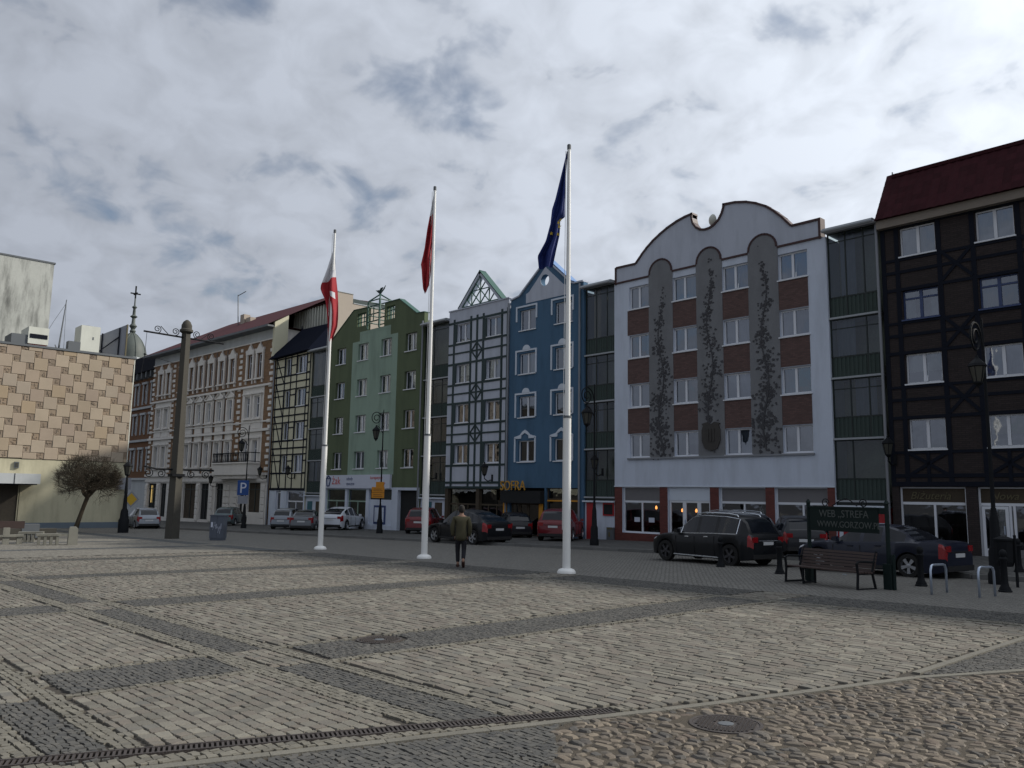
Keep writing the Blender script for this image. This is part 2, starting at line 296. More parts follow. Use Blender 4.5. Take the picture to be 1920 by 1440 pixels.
class Bld:
    """building: facade coordinates x, y (negative = out of the wall), z; root empty at the wall's base"""
    def __init__(s,name,X0,label,cat,rot=0,Y0=33,zb=None,ox=None,group=None):
        s.zb=gz(X0,Y0) if zb is None else zb; s.root=empty(name,(X0,Y0,s.zb),rot); tag(s.root,label,cat,group); s.ox=X0 if ox is None else ox
    def part(s,name,mb,mats,parent=None,smooth=False): return build(name,mb,mats,parent or s.root,off=(s.ox,0,s.zb) ,smooth=smooth)
    def box(s,name,x0,x1,y0,y1,z0,z1,mt,parent=None,rot=0,bev=False):
        o=link(name,bevcube(mt) if bev else cube(mt),parent or s.root,((x0+x1)/2-s.ox,(y0+y1)/2,(z0+z1)/2-s.zb)); o.scale=(abs(x1-x0),abs(y1-y0),abs(z1-z0)); o.rotation_euler=(0,rot,0); return o
    def beam(s,name,xa,za,xb,zb,w,d,mt,y=0):  # diagonal beam centred on a line
        Lh=math.hypot(xb-xa,zb-za); a=math.atan2(zb-za,xb-xa)
        o=link(name,cube(mt),s.root,((xa+xb)/2-s.ox,y-d/2,(za+zb)/2-s.zb)); o.scale=(Lh,d,w); o.rotation_euler=(0,-a,0); return o
    def wall(s,x0,x1,z0,z1,holes,mats,pick=None,depth=.30,name='wall',xs_extra=(),zs_extra=()):
        xs=sorted({x0,x1,*[h[0] for h in holes],*[h[1] for h in holes],*xs_extra}); zs=sorted({z0,z1,*[h[2] for h in holes],*[h[3] for h in holes],*zs_extra})
        xs=[x for x in xs if x0<=x<=x1]; zs=[z for z in zs if z0<=z<=z1]; b=MB()
        def inh(cx,cz): return any(h[0]<cx<h[1] and h[2]<cz<h[3] for h in holes)
        for a,c in zip(xs,xs[1:]):
            for d,e in zip(zs,zs[1:]):
                cx=(a+c)/2; cz=(d+e)/2
                if inh(cx,cz): continue
                b.face([(a,0,d),(c,0,d),(c,0,e),(a,0,e)],pick(cx,cz) if pick else 0)
        for h in holes:
            a,c,d,e=h[:4]; m=pick((a+c)/2,e+.05) if pick else 0
            b.face([(a,0,d),(a,0,e),(a,depth,e),(a,depth,d)],m); b.face([(c,0,e),(c,0,d),(c,depth,d),(c,depth,e)],m)
            b.face([(a,0,e),(c,0,e),(c,depth,e),(a,depth,e)],m); b.face([(c,0,d),(a,0,d),(a,depth,d),(c,depth,d)],m)
        m=0
        b.face([(x0,.9,z0),(x0,0,z0),(x0,0,z1),(x0,.9,z1)],pick(x0+.1,(z0+z1)/2) if pick else 0); b.face([(x1,0,z0),(x1,.9,z0),(x1,.9,z1),(x1,0,z1)],pick(x1-.1,(z0+z1)/2) if pick else 0)
        b.face([(x0,0,z1),(x1,0,z1),(x1,.9,z1),(x0,.9,z1)],0)
        return s.part(name,b,mats)
    def core(s,x0,x1,z0,z1,mt,depth=9.5):
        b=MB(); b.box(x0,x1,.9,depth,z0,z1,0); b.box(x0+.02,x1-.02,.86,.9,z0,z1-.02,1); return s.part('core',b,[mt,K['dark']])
    def window(s,x0,x1,z0,z1,frame=None,cur=None,rev=.12,sill=True,mull=(.5,),trans=(),fw=.055,silly=.07,glass=None,tilt=False,sillm=None,name='window'):
        frame=frame or K['pvc']; b=MB(); y0,y1=rev,rev+.06
        b.box(x0,x0+fw,y0,y1,z0,z1); b.box(x1-fw,x1,y0,y1,z0,z1); b.box(x0+fw,x1-fw,y0,y1,z1-fw,z1); b.box(x0+fw,x1-fw,y0,y1,z0,z0+fw)
        for f in mull:
            xm=x0+(x1-x0)*f; b.box(xm-.055,xm+.055,y0-.01,y1,z0+fw,z1-fw)
        for f in trans:
            zm=z0+(z1-z0)*f; b.box(x0+fw,x1-fw,y0-.005,y1+.001,zm-.035,zm+.035)
        w=s.part(name,b,frame)
        g=MB(); g.face([(x0+fw,y0+.03,z0+fw),(x1-fw,y0+.03,z0+fw),(x1-fw,y0+.03,z1-fw),(x0+fw,y0+.03,z1-fw)]); s.part('pane',g,glass or K['glass'],w)
        if tilt:
            t=MB(); xm=(x0+x1)/2+.08; t.tube([(xm,y0,z0+.06),(xm,y0+.22,z1-.12),(x1-.06,y0+.22,z1-.12),(x1-.06,y0,z0+.06)],.03,4); s.part('tilted_sash',t,frame,w)
        if cur is not None:
            c=MB(); n=14; yc=y0+.16
            q_=random.random(); w_=x1-x0; spans=[(x0,x1)] if (q_<.5 or cur==4) else [(x0,x0+w_*.30),(x1-w_*.28,x1)] if q_<.78 else [(x0,x0+w_*.5)] if q_<.9 else [(x0,x1)]
            for (a,d) in (spans if cur>=0 else [(x0,x0+w_*.42)]):
                P=[(a+(d-a)*k/n, yc+.025*math.sin(k*2.1+x0*3)) for k in range(n+1)]
                zl=z0-.05+(0 if q_<.9 else (z1-z0)*.45)
                for p,q in zip(P,P[1:]): c.face([(p[0],p[1],zl),(q[0],q[1],zl),(q[0],q[1],z1+.02),(p[0],p[1],z1+.02)])
            s.part('curtain',c,K['cur%d'%abs(cur)],w)
        if sill: 
            c=MB(); c.box(x0-.05,x1+.05,-silly,rev+.01,z0-.06,z0-.003); s.part('sill',c,sillm or frame,w)
        return w
    def done(s): return s.root

# ================================================================ BUILDINGS
SILL=[3.66,6.22,8.78,11.36]
FAC=33.0
def rc(): return random.choice([0,1,2,3,4,0,1])
def arcpts(cx,cz,rx,rz,a0,a1,n): return [(cx+rx*math.cos(R(a0+(a1-a0)*k/n)),cz+rz*math.sin(R(a0+(a1-a0)*k/n))) for k in range(n+1)]
def strip_along(mb,pts,w,y0,y1,m=0):  # band of width w below a polyline profile
    for (xa,za),(xb,zb) in zip(pts,pts[1:]):
        d=Vector((xb-xa,zb-za)).normalized(); nx,nz=d.y*w,-d.x*w
        e=.012; xa-=d.x*e; xb+=d.x*e
        mb.prism([(xa,za),(xa+nx,za+nz),(xb+nx,zb+nz),(xb,zb)],y0,y1,m)
# ---------------- white house with scrolled parapet
B=Bld('apartment_house',-27.42,'white house with scrolled curved parapet, red brick panels and three grey mural strips','building')
wins=[(-26.42,-25.13),(-23.66,-22.27),(-20.82,-19.44),(-17.94,-16.56)]
pans=[(-25.13,-23.66),(-22.27,-20.82),(-19.44,-17.94)]
holes=[(a,b,z,z+1.19) for a,b in wins for z in SILL]
gh=[(-26.92,-24.58,-.10,2.19),(-24.10,-21.71,-.5,2.19),(-21.22,-18.86,-.1,2.19),(-18.42,-16.03,-.02,2.19)]
def pk(x,z):
    if z<2.19: return 1
    return 0
B.wall(-27.42,-15.70,B.zb-.2,12.9,holes+gh,[K['white_wall'],K['redpier']],pk,zs_extra=(2.19,))
B.core(-27.42,-15.70,B.zb-.2,12.9,K['white_wall'])
# parapet
prof=[(-27.25,13.78),(-25.98,13.76)]
prof+=[(-25.6,14.15),(-25.3,14.42),(-24.9,14.72),(-24.45,14.98),(-24.0,15.2),(-23.4,15.42),(-22.9,15.54),(-22.42,15.60)]
nt=[(-22.42,15.34),(-22.36,15.08),(-22.2,14.84),(-21.98,14.68),(-21.72,14.62),(-21.45,14.64),(-21.2,14.74),(-20.95,14.95),(-20.8,15.2),(-20.72,15.42),(-20.69,15.62)]
pr2=[(-20.0,15.56),(-19.4,15.42),(-18.9,15.22),(-18.4,14.94),(-18.0,14.60),(-17.6,14.2),(-17.22,13.74),(-15.99,13.74)]
allp=prof+nt+pr2
mb=MB()
for (xa,za),(xb,zb) in zip(allp,allp[1:]):
    if abs(xb-xa)>1e-6: mb.prism([(xa,12.9),(xb,12.9),(xb,zb),(xa,za)],-.012,.35)
B.part('parapet_wall',mb,K['grey_wall'])
mb=MB(); strip_along(mb,[(x,z+.05) for x,z in allp],.10,-.07,.40); B.part('coping',mb,K['maroon'])
B.box('coping_end',-27.36,-27.25,-.05,.38,12.86,13.80,K['maroon']); B.box('coping_end',-15.99,-15.88,-.05,.38,12.86,13.80,K['maroon'])
# lower maroon line with arches
segs=[]; line=[(-27.25,12.97)]
for a,b in pans:
    c=(a+b)/2; r=(b-a)/2; line+= [(a,12.97)]+arcpts(c,13.0,r,.72,180,0,14)+[(b,12.97)]
line+=[(-15.99,12.97)]
mb=MB(); strip_along(mb,line,.09,-.06,.01); B.part('arched_trim',mb,K['maroon'])
for i,(a,b) in enumerate(pans):
    mb=MB(); c=(a+b)/2; r=(b-a)/2
    mb.prism([(a,3.63),(b,3.63),(b,12.97)]+arcpts(c,13.0,r,.66,0,180,14)[1:-1]+[(a,12.97)],-.035,.0); pn=B.part('mural_panel',mb,K['mural'])
    vb=MB(); rnd=random.Random(40+i)
    z=3.9; top=[11.0,12.2,12.0][i]
    ph=rnd.random()*6; cxs=lambda z: c+.16*math.sin(z*1.5+ph)
    P=[(cxs(3.8+k*.25),-.045,3.8+k*.25) for k in range(int((top-3.8)/.25))]
    vb.tube(P,[.05*(1-.6*k/len(P)) for k in range(len(P))],4)
    def leaf(x,z,s,a):
        n=7; pts=[]
        for k in range(n):
            rr=s*(1 if k%2==0 else .62)*rnd.uniform(.8,1.15); pts.append((x+rr*math.cos(a+2*PI*k/n),z+rr*.9*math.sin(a+2*PI*k/n)))
        y=-.035-rnd.uniform(.008,.03); vb.prism(pts,y,-.034)
    n=460
    for k in range(n):
        t=rnd.random()**1.15; z=4.0+t*(top-3.6); wdt=(.62*(1-t)+.14)*(1 if i!=1 or z>5.6 else .25)
        if rnd.random()<.35: z=round(z/1.3)*1.3+rnd.gauss(0,.16)
        x=cxs(z)+rnd.gauss(0,wdt*.5); x=max(a+.08,min(b-.08,x))
        if i==1 and z<5.2: continue
        leaf(x,z,rnd.uniform(.04,.105)*(1.1-.4*t),rnd.random()*6)
    for k in range(16):
        z0=rnd.uniform(5.4 if i==1 else 4.0,6.4); x0=cxs(z0); an=rnd.uniform(.6,2.5); Lh=rnd.uniform(.3,.55)
        vb.tube([(x0,-.04,z0),(max(a+.05,min(b-.05,x0+Lh*math.cos(an))),-.045,z0+Lh*math.sin(an))],[.03,.012],4)
    B.part('plant_relief',vb,K['relief'],pn)
    if i==1:
        sb=MB(); cx=c; sh=[(cx-.50,5.15),(cx-.42,5.05),(cx-.50,4.85),(cx-.50,4.35),(cx-.34,3.98),(cx,3.86),(cx+.34,3.98),(cx+.50,4.35),(cx+.50,4.85),(cx+.42,5.05),(cx+.50,5.15),(cx+.2,5.22),(cx,5.1),(cx-.2,5.22)]
        sb.prism(sh,-.10,-.03); sb.box(cx-.2,cx-.12,-.13,-.1,4.3,4.9); sb.box(cx-.04,cx+.04,-.13,-.1,4.3,4.9); sb.box(cx+.12,cx+.2,-.13,-.1,4.3,4.9); B.part('shield',sb,K['shield'],pn)
for a,b in wins:
    for z0,z1 in zip([SILL[0]+1.19,SILL[1]+1.19,SILL[2]+1.19],SILL[1:]):
        B.box('brick_panel',a-.10,b+.0,-.02,.002,z0+.03,z1-.065,K['brickp'])
for i,(a,b) in enumerate(wins):
    for j,z in enumerate(SILL): B.window(a,b,z,z+1.19,cur=([3,5,0,3][i] if j==0 else [2,2,0,0][i] if i>1 else [1,3][i] if j==1 else 1 if j<3 else 4),tilt=(j==3 and i>=2),fw=.07,mull=(.47,))
mb=MB(); mb.box(-26.53,-16.5,-.09,-.036,3.56,3.64); B.part('ledge',mb,K['pipe'])
mb=MB(); mb.box(-27.44,-15.68,-.03,.0,2.19,2.25); B.part('ledge',mb,K['white_trim'])
def shopfront(B,x0,x1,z0,z1,zt,mull,fm,door=None,head=None,gl=None,y=.14):
    b=MB(); b.box(x0,x0+.07,y,y+.07,z0,z1); b.box(x1-.07,x1,y,y+.07,z0,z1); b.box(x0+.07,x1-.07,y,y+.07,z1-.05,z1); b.box(x0+.07,x1-.07,y-.01,y+.071,zt-.05,zt+.05); b.box(x0+.07,x1-.07,y-.01,y+.07,z0,z0+.08)
    for f in mull: xm=x0+(x1-x0)*f; b.box(xm-.04,xm+.04,y-.005,y+.069,z0+.08,zt-.05)
    w=B.part('shop_window',b,fm); g=MB()
    xs=[x0+.07]+[x0+(x1-x0)*f for f in mull]+[x1-.07]
    for p,q in zip(xs,xs[1:]):
        g=MB(); g.face([(p,y+.04,z0+.08),(q,y+.04,z0+.08),(q,y+.04,zt-.05),(p,y+.04,zt-.05)]); B.part('pane',g,gl or K['glassd'],w)
    if head: g=MB(); g.box(x0+.07,x1-.07,y+.02,y+.05,zt+.05,z1-.05); B.part('header_panel',g,head,w)
    else: g=MB(); g.face([(x0+.07,y+.04,zt+.05),(x1-.07,y+.04,zt+.05),(x1-.07,y+.04,z1-.05),(x0+.07,y+.04,z1-.05)]); B.part('pane',g,gl or K['glassd'],w)
    return w
def doorset(B,x0,x1,z0,z1,fm,divs,y=.12,gl=None,name='door',panel=.0):
    b=MB(); xs=[x0]+[x0+(x1-x0)*f for f in divs]+[x1]
    for p,q in zip(xs,xs[1:]):
        b.box(p,p+.10,y,y+.06,z0,z1); b.box(q-.10,q,y,y+.06,z0,z1); b.box(p+.1,q-.1,y,y+.06,z1-.1,z1); b.box(p+.1,q-.1,y,y+.06,z0,z0+.18+panel)
    w=B.part(name,b,fm)
    for p,q in zip(xs,xs[1:]):
        g=MB(); g.face([(p+.1,y+.03,z0+.18+panel),(q-.1,y+.03,z0+.18+panel),(q-.1,y+.03,z1-.1),(p+.1,y+.03,z1-.1)]); B.part('pane',g,gl or K['glassd'],w)
    h=MB(); xm=xs[1]+.05 if len(xs)>2 else x1-.14; h.box(xm-.015,xm+.015,y-.05,y,z0+.9,z0+1.2); B.part('door_handle',h,K['steel'],w)
    return w
shopfront(B,-26.92,-24.58,-.10,2.19,1.46,(.5,),K['pvc'],head=K['grille'])
doorset(B,-24.08,-21.73,-.55,1.55,K['pvc'],(.37,.72))
mb=MB(); mb.box(-24.10,-21.71,.10,.16,1.55,2.19); B.part('header_panel',mb,K['white_trim'])
shopfront(B,-21.22,-18.86,-.1,2.19,1.50,(.52,),K['pvc'],head=K['grille'])
shopfront(B,-18.42,-16.03,-.02,2.19,1.50,(.52,),K['pvc'],head=K['grille'])
# shop interior with hanging lamps
mb=MB(); mb.box(-26.9,-16.1,.87,.9,-.5,2.1); 
for a,b,z in [(-26.6,-25.9,.2),(-25.5,-24.8,.35),(-21,-20.2,.3),(-19.9,-19.1,.5),(-18.2,-17.5,.4),(-17.1,-16.3,.6)]: mb.box(a,b,.5,.85,-.4,z)
B.part('shop_interior',mb,K['int2'])
K['bulb']=mat('warm_lamp_bulb',(1,.33,.08),.5,0,emit=5.0)
for x,z in [(-25.1,1.15),(-24.72,1.05),(-23.55,1.05),(-22.75,1.05)]:
    mb=MB(); mb.lathe([(.02,.12),(.05,.06),(.055,0),(.03,-.05)],(x,.42,z),8); B.part('pendant_lamp',mb,K['bulb'])
for x in (-26.1,-25.2): 
    mb=MB(); mb.box(x-.17,x+.17,.16,.17,.45,.68); B.part('window_notice',mb,K['signw'])
# satellite dish sits on the parapet notch (own thing)
t=empty('satellite_dish',(-21.45,33.25,14.60)); tag(t,'small white satellite dish in the notch of the scrolled parapet','satellite dish')
mb=MB(); mb.lathe([(.02,.12),(.15,.10),(.25,.04),(.31,-.04),(.29,-.04),(.12,.05)],(0,0,0),18); d=build('dish',mb,K['ac'],t,(-.02,0,.48),smooth=60); d.rotation_euler=(R(100),0,R(-25))
mb=MB(); mb.tube([(.12,.12,0),(.12,.12,.35),(0,.03,.47)],.03,6); build('bracket',mb,K['acd'],t)

# ---------------- dark brown timber house at the right
B=Bld('apartment_house',-13.40,'dark brown brick house with black timber framing and a steep dark red tiled roof','building')
cols=[(-12.64,-11.30),(-9.86,-8.57)]+[(-7.08+2.78*k,-5.79+2.78*k) for k in range(11)]
XE=24.0
holes=[(a,b,z,z+1.17) for a,b in cols for z in SILL]
gh=[(-13.13,-10.74,.0,2.22),(-10.36,-7.0,-.36,2.22)]+[(-6.6+4*k,-3.2+4*k,-.1,2.22) for k in range(7)]
B.wall(-13.40,XE,B.zb-.2,12.75,holes+gh,[K['brownb']])
B.core(-13.40,XE,B.zb-.2,12.75,K['brownb'])
for i,(a,b) in enumerate(cols):
    for j,z in enumerate(SILL):
        B.window(a,b,z,z+1.17,frame=K['blue_frame'] if j==2 else K['pvc'],cur=4 if j==3 else 1 if j==2 else [4,0,1,3][i%4] if j==1 else [5,3,1,4][i%4],tilt=(j==1 and i==0),sillm=K['pvc'] if j!=2 else K['blue_frame'],trans=(.72,) if j==2 else ())
posts=[-13.30,-12.76,-11.18,-9.98,-8.45]+[x+2.78*k for k in range(11) for x in (-7.2,-5.68)]
bd=K['beamd']; yb=-.03
for x in posts: B.box('timber_post',x-.085,x+.085,yb,.001,2.36,12.62,bd)
for z in SILL:
    B.box('timber_rail',-13.385,XE-.02,-.034,.0,z-.17,z-.065,bd)
    B.box('timber_rail',-13.385,XE-.02,-.034,.0,z+1.175,z+1.30,bd)
for z in SILL[1:]: B.box('timber_rail',-13.385,XE-.02,-.034,.0,z-.68,z-.56,bd)
B.box('timber_rail',-13.385,XE-.02,-.036,.0,2.58,2.72,bd); B.box('timber_rail',-13.385,XE-.02,-.038,.0,2.24,2.42,bd)
for (a,b) in [(-11.18,-9.98),(-8.45,-7.2),(-5.68,-4.42)]:
    for z in SILL[1:]:
        B.beam('timber_brace',a+.05,z-1.24,b-.05,z-.08,.12,.036,bd,y=-.004); B.beam('timber_brace',a+.05,z-.08,b-.05,z-1.24,.12,.040,bd,y=-.004)
for (a,b) in cols:
    m_=(a+b)/2; B.beam('timber_brace',a-.02,3.52,b+.02,2.68,.12,.036,bd,y=-.004); B.beam('timber_brace',a-.02,2.68,b+.02,3.52,.12,.040,bd,y=-.004); B.box('timber_post',m_-.06,m_+.06,-.044,.0,2.4,3.58,bd)
mb=MB(); mb.box(-13.42,XE+.02,-.30,-.001,12.60,12.66); mb.box(-13.42,XE+.02,-.30,.0,12.66,12.95); B.part('eaves_board',mb,K['eaveb'])
mb=MB(); mb.prism([(-13.45,12.96),(-2.6,12.96),(-2.6,15.12),(-13.2,15.12)],0,.01); 
mb=MB(); mb.v=[(-13.45,-.42,12.95),(XE,-.42,12.95),(XE,.95,15.10),(-13.12,.95,15.10),(XE,9.5,16.2),(-13.12,9.5,16.2),(-13.45,9.5,12.95),(XE,9.5,12.95)]; mb.f=[(0,1,2,3),(3,2,4,5),(0,3,5,6),(1,7,4,2),(0,6,7,1)]; mb.m=[0]*5
rf=B.part('roof',mb,K['rooft'])
tm=MB(); tm.v=[(0,0,0),(.33,0,0),(.33,0,.36),(0,0,.36),(.165,-.03,0),(.165,-.012,.36)]; tm.f=[(0,4,5,3),(4,1,2,5),(0,1,4)]; tm.m=[0]*3
tme=tm.mesh('tile',K['rooft']); sl=math.atan2(1.37,2.15); Ls=math.hypot(1.37,2.15)
for r_ in range(8):
    for c_ in range(33):
        u=r_/7.6*Ls; x=-13.40+c_*.327
        if x+.33>-2.55: continue
        o=link('roof_tile',tme,rf,(x-B.ox,-.42+u*math.sin(sl)-.035,12.95+u*math.cos(sl)-B.zb)); o.rotation_euler=(-sl+R(3),0,0)
mb=MB(); mb.box(-13.14,XE,.82,1.05,15.05,15.2); B.part('ridge_cap',mb,K['rooft'],rf)
mb=MB(); mb.tube([(-13.13,.9,15.1),(-13.13,.9,15.32)],.03,5); B.part('finial',mb,K['alu'],rf)
w=shopfront(B,-13.13,-10.74,.0,2.22,1.60,(.52,),K['pvc'],head=K['int2']); textobj('lettering','Biżuteria',.40,K['goldd'],w,(-12.78-B.ox,.135,1.76-B.zb),.006,.35)
w=shopfront(B,-10.36,-7.0,-.36,2.22,1.60,(.30,.34),K['pvc'],head=K['int2']); textobj('lettering','Nowa Gr',.38,K['goldd'],w,(-10.0-B.ox,.135,1.78-B.zb),.006,.35)
doorset(B,-10.26,-9.40,-.36,1.53,K['pvc'],(),y=.08,panel=.2)
mb=MB(); mb.box(-9.3,-7.0,.10,.2,-.36,.02); B.part('stall_riser',mb,K['grille'])
for k in range(7): shopfront(B,-6.6+4*k,-3.2+4*k,-.1,2.22,1.60,(.5,),K['pvc'],head=K['int2'])
mb=MB(); mb.box(-13.1,-10.8,.8,.9,-.2,2.2)
for k in range(22): x=-13+k*.28; mb.box(x,x+.1,.5,.6,.1,random.uniform(.25,.9))
B.part('shop_display',mb,K['int2'])
mb=MB(); mb.tube([(-13.50,-.12,12.9),(-13.50,-.12,3.6),(-13.50,-.12,B.zb+.1)],.06,8); mb.tube([(-15.6,-.28,12.98),(-13.4,-.28,12.98)],.08,8); B.part('downpipe',mb,K['pipe'],smooth=True)

# ---------------- glazed loggia bays between the houses
LED=[1.68,4.22,6.76,9.32]
def loggia(x0,x1,label,mull=(.36,.72),top=13.1,gdoor=None,rev=.12,bottom=1.45):
    B=Bld('glazed_loggia_bay',x0,label,'glazed bay',group='glazed loggia bays between the houses')
    b=MB(); b.box(x0,x1,1.2,9.2,B.zb-.2,top-.1); B.part('core',b,K['logback'])
    b=MB(); b.box(x0,x1,-.30,9.3,top-.1,top+.06); b.tube([(x0,-.34,top-.06),(x1,-.34,top-.06)],.08,8); B.part('roof',b,K['alu'])
    for li,zl in enumerate(LED+[bottom]):
        if zl==bottom: continue
        zt=(LED+[top+.0])[li+1]-.08
        b=MB(); b.box(x0,x1,rev-.12,1.2,zl-.08,zl); B.part('floor_slab',b,K['alu'])
        fr=MB(); zr=zl+.86; zm=zl+2.16 if zl+2.4<zt+.3 else zt
        zm=zt-.42
        fr.box(x0,x1,rev,rev+.05,zr-.03,zr+.03); fr.box(x0+.05,x1-.05,rev,rev+.05,zt-.05,zt); fr.box(x0,x0+.06,rev,rev+.05,zl,zt); fr.box(x1-.06,x1,rev,rev+.05,zl,zt)
        ml=list(mull); random.shuffle(ml); mset=sorted(ml[:random.choice([1,2,2])]) 
        if random.random()<.7: fr.box(x0+.06,x1-.06,rev+.003,rev+.047,zm-.02,zm+.02)
        for f in mset: xm=x0+(x1-x0)*f; fr.box(xm-.025,xm+.025,rev+.002,rev+.048,zl,zt-.05)
        f_=B.part('glazing_frame',fr,K['loggia'])
        c=MB(); n=int((x1-x0)/.09)
        for k in range(n): a=x0+.06+(x1-x0-.12)*k/n; e=x0+.06+(x1-x0-.12)*(k+1)/n; y=rev+(.01 if k%2 else .035); c.box(a,e,y,y+.02,zl+.02,zr-.03)
        B.part('balustrade_panel',c,K['corr'])
        xs=[x0+.06]+[x0+(x1-x0)*f for f in mset]+[x1-.06]
        for p,q in zip(xs,xs[1:]):
            g=MB(); g.face([(p,rev+.025,zr+.03),(q,rev+.025,zr+.03),(q,rev+.025,zt-.05),(p,rev+.025,zt-.05)]); B.part('pane',g,K['glassl'],f_)
        if random.random()<.75:
            c=MB(); a=x0+.1+random.random()*.8; w_=random.uniform(.3,.9)
            for k in range(6): c.face([(a+w_*k/6,.5+.03*(k%2),zl),(a+w_*(k+1)/6,.5+.03*((k+1)%2),zl),(a+w_*(k+1)/6,.5+.03*((k+1)%2),zt),(a+w_*k/6,.5+.03*(k%2),zt)])
            B.part('curtain',c,K['cur%d'%random.choice([0,2,3,5])],f_)
    b=MB(); b.box(x0,x1,rev+.0,rev+.1,bottom+.02,LED[0]-.08); B.part('apron',b,K['loggia'])
    b=MB(); b.box(x0-.02,x1+.02,-.12,rev+.1,bottom-.06,bottom+.02); B.part('canopy_ledge',b,K['white_trim'])
    return B
B=loggia(-15.70,-13.56,'glazed grey loggia bay above a red wall, left of the brown timber house')
b=MB(); b.box(-15.7,-13.56,.10,1.2,B.zb-.1,1.39); B.part('ground_wall',b,K['redp'])
b=MB(); b.box(-14.55,-14.15,.06,.10,1.1,1.37); b.box(-13.98,-13.72,.05,.10,.35,.8); B.part('white_notice',b,K['signw'])
b=MB(); b.box(-15.6,-15.45,.05,.10,B.zb,1.39); b.box(-14.6,-14.45,.05,.1,B.zb,1.0); B.part('pilaster',b,K['white_trim'])
B=loggia(-29.55,-27.44,'glazed loggia bay with a red door, between the blue house and the white house')
b=MB(); b.box(-29.55,-27.44,.10,1.2,B.zb-.1,1.39); B.part('ground_wall',b,K['white_wall'])
b=MB(); b.box(-29.40,-28.80,.05,.10,B.zb,1.36); B.part('door',b,K['redp'])
b=MB(); b.box(-28.27,-27.53,.05,.10,.70,1.36); fr=B.part('window',b,K['redp']); b=MB(); b.box(-28.2,-27.6,.04,.05,.77,1.29); B.part('pane',b,K['dark'],fr)
b=MB(); b.box(-27.86,-27.46,-.14,.10,-.55,.12); bx=B.part('meter_box',b,K['acd']); b=MB(); b.box(-27.84,-27.48,-.15,-.14,.02,.11); b.box(-27.72,-27.62,-.15,-.14,-.35,-.12); B.part('notice',b,K['goldd'],bx)
B=loggia(-44.10,-41.42,'glazed loggia bay between the green house and the dark green timbered house')
b=MB(); b.box(-44.1,-41.42,.10,1.2,B.zb-.1,1.39); B.part('ground_wall',b,K['white_wall'])
b=MB(); b.box(-43.6,-42.9,.05,.10,B.zb,1.2); B.part('door',b,mat('teal_door',(.02,.10,.13),.5)); b=MB(); b.box(-42.5,-41.8,.05,.1,.3,1.15); B.part('window',b,K['int2'])
B=loggia(-59.26,-56.30,'glazed loggia bay between the cream timber house and the green house')
b=MB(); b.box(-59.26,-56.3,.10,1.2,B.zb-.1,1.39); B.part('ground_wall',b,K['white_wall'])
b=MB(); b.box(-58.9,-58.2,.05,.10,B.zb,1.0); B.part('door',b,bpy.data.materials['teal_door']); b=MB(); b.box(-57.6,-56.9,.05,.1,.0,1.0); B.part('window',b,K['int2'])

# ---------------- blue house
B=Bld('apartment_house',-35.56,'blue house with white window surrounds and a pointed gable with a round hole','building')
cols=[(-34.70,-33.34),(-31.78,-30.45)]
Z4=[3.62,6.20,8.76,11.38]
holes=[(a,b,z,z+1.22) for a,b in cols for z in Z4]
gh=[(-35.35,-32.5,B.zb,2.12),(-32.4,-29.95,-.3,2.12)]
B.wall(-35.56,-29.57,B.zb-.2,12.9,holes+gh,[K['blue']]); B.core(-35.56,-29.57,B.zb-.2,12.9,K['blue'])
gp=[(-35.50,13.36),(-34.80,13.52),(-34.5,13.75),(-32.55,15.28),(-30.6,13.6),(-30.2,13.50),(-29.60,13.50)]
gp=[(-35.50,13.38),(-34.75,13.52),(-34.45,13.78),(-32.50,15.35),(-30.55,13.62),(-30.3,13.52),(-29.62,13.52)]
cx,cz,rr=-32.62,14.12,.34
mb=MB(); circ=[(cx+rr*math.cos(a),cz+rr*math.sin(a)) for a in [2*PI*k/24 for k in range(24)]]
def topz(x,pp):
    for (a,za),(b,zb) in zip(pp,pp[1:]):
        if a<=x<=b: return za+(zb-za)*(x-a)/(b-a)
    return pp[-1][1]
def gable(mb,pp,z0,y0,y1,hole=None,m=0):
    for (a,za),(b,zb) in zip(pp,pp[1:]):
        if hole is None or b<=hole[0]-hole[2] or a>=hole[0]+hole[2]: mb.prism([(a,z0),(b,z0),(b,zb),(a,za)],y0,y1,m); continue
        xs=sorted({a,b,*[hole[0]+hole[2]*math.cos(PI*k/12) for k in range(13) if a<hole[0]+hole[2]*math.cos(PI*k/12)<b]})
        for p,q in zip(xs,xs[1:]):
            tp,tq=topz(p,pp),topz(q,pp); hp=math.sqrt(max(0,hole[2]**2-(p-hole[0])**2)); hq=math.sqrt(max(0,hole[2]**2-(q-hole[0])**2))
            if hp+hq<1e-6: mb.prism([(p,z0),(q,z0),(q,tq),(p,tp)],y0,y1,m)
            else:
                mb.prism([(p,z0),(q,z0),(q,hole[1]-hq),(p,hole[1]-hp)],y0,y1,m); mb.prism([(p,hole[1]+hp),(q,hole[1]+hq),(q,tq),(p,tp)],y0,y1,m)
gable(mb,gp,12.9,0,.35,(cx,cz,rr)); B.part('gable_wall',mb,K['blue'])
mb=MB(); gpp=[(-34.18,13.02),(-34.15,13.55),(-33.94,13.62),(-32.55,14.98),(-31.1,13.62),(-30.95,13.55),(-30.9,13.02)]
gable(mb,[(-34.18,13.54),(-33.94,13.62),(-32.58,14.90),(-31.15,13.62),(-30.92,13.54)],12.98,-.02,-.001,(cx,cz,rr)); B.part('gable_field',mb,K['grey_wall'])
mb=MB(); strip_along(mb,[(x,z+.05) for x,z in gp],.09,-.08,.42); B.part('coping',mb,K['grey_wall'])
mb=MB(); strip_along(mb,[(x+.05,z+.09) for x,z in gp[3:6]],.035,-.06,.5); B.part('metal_flashing',mb,K['bluet'])
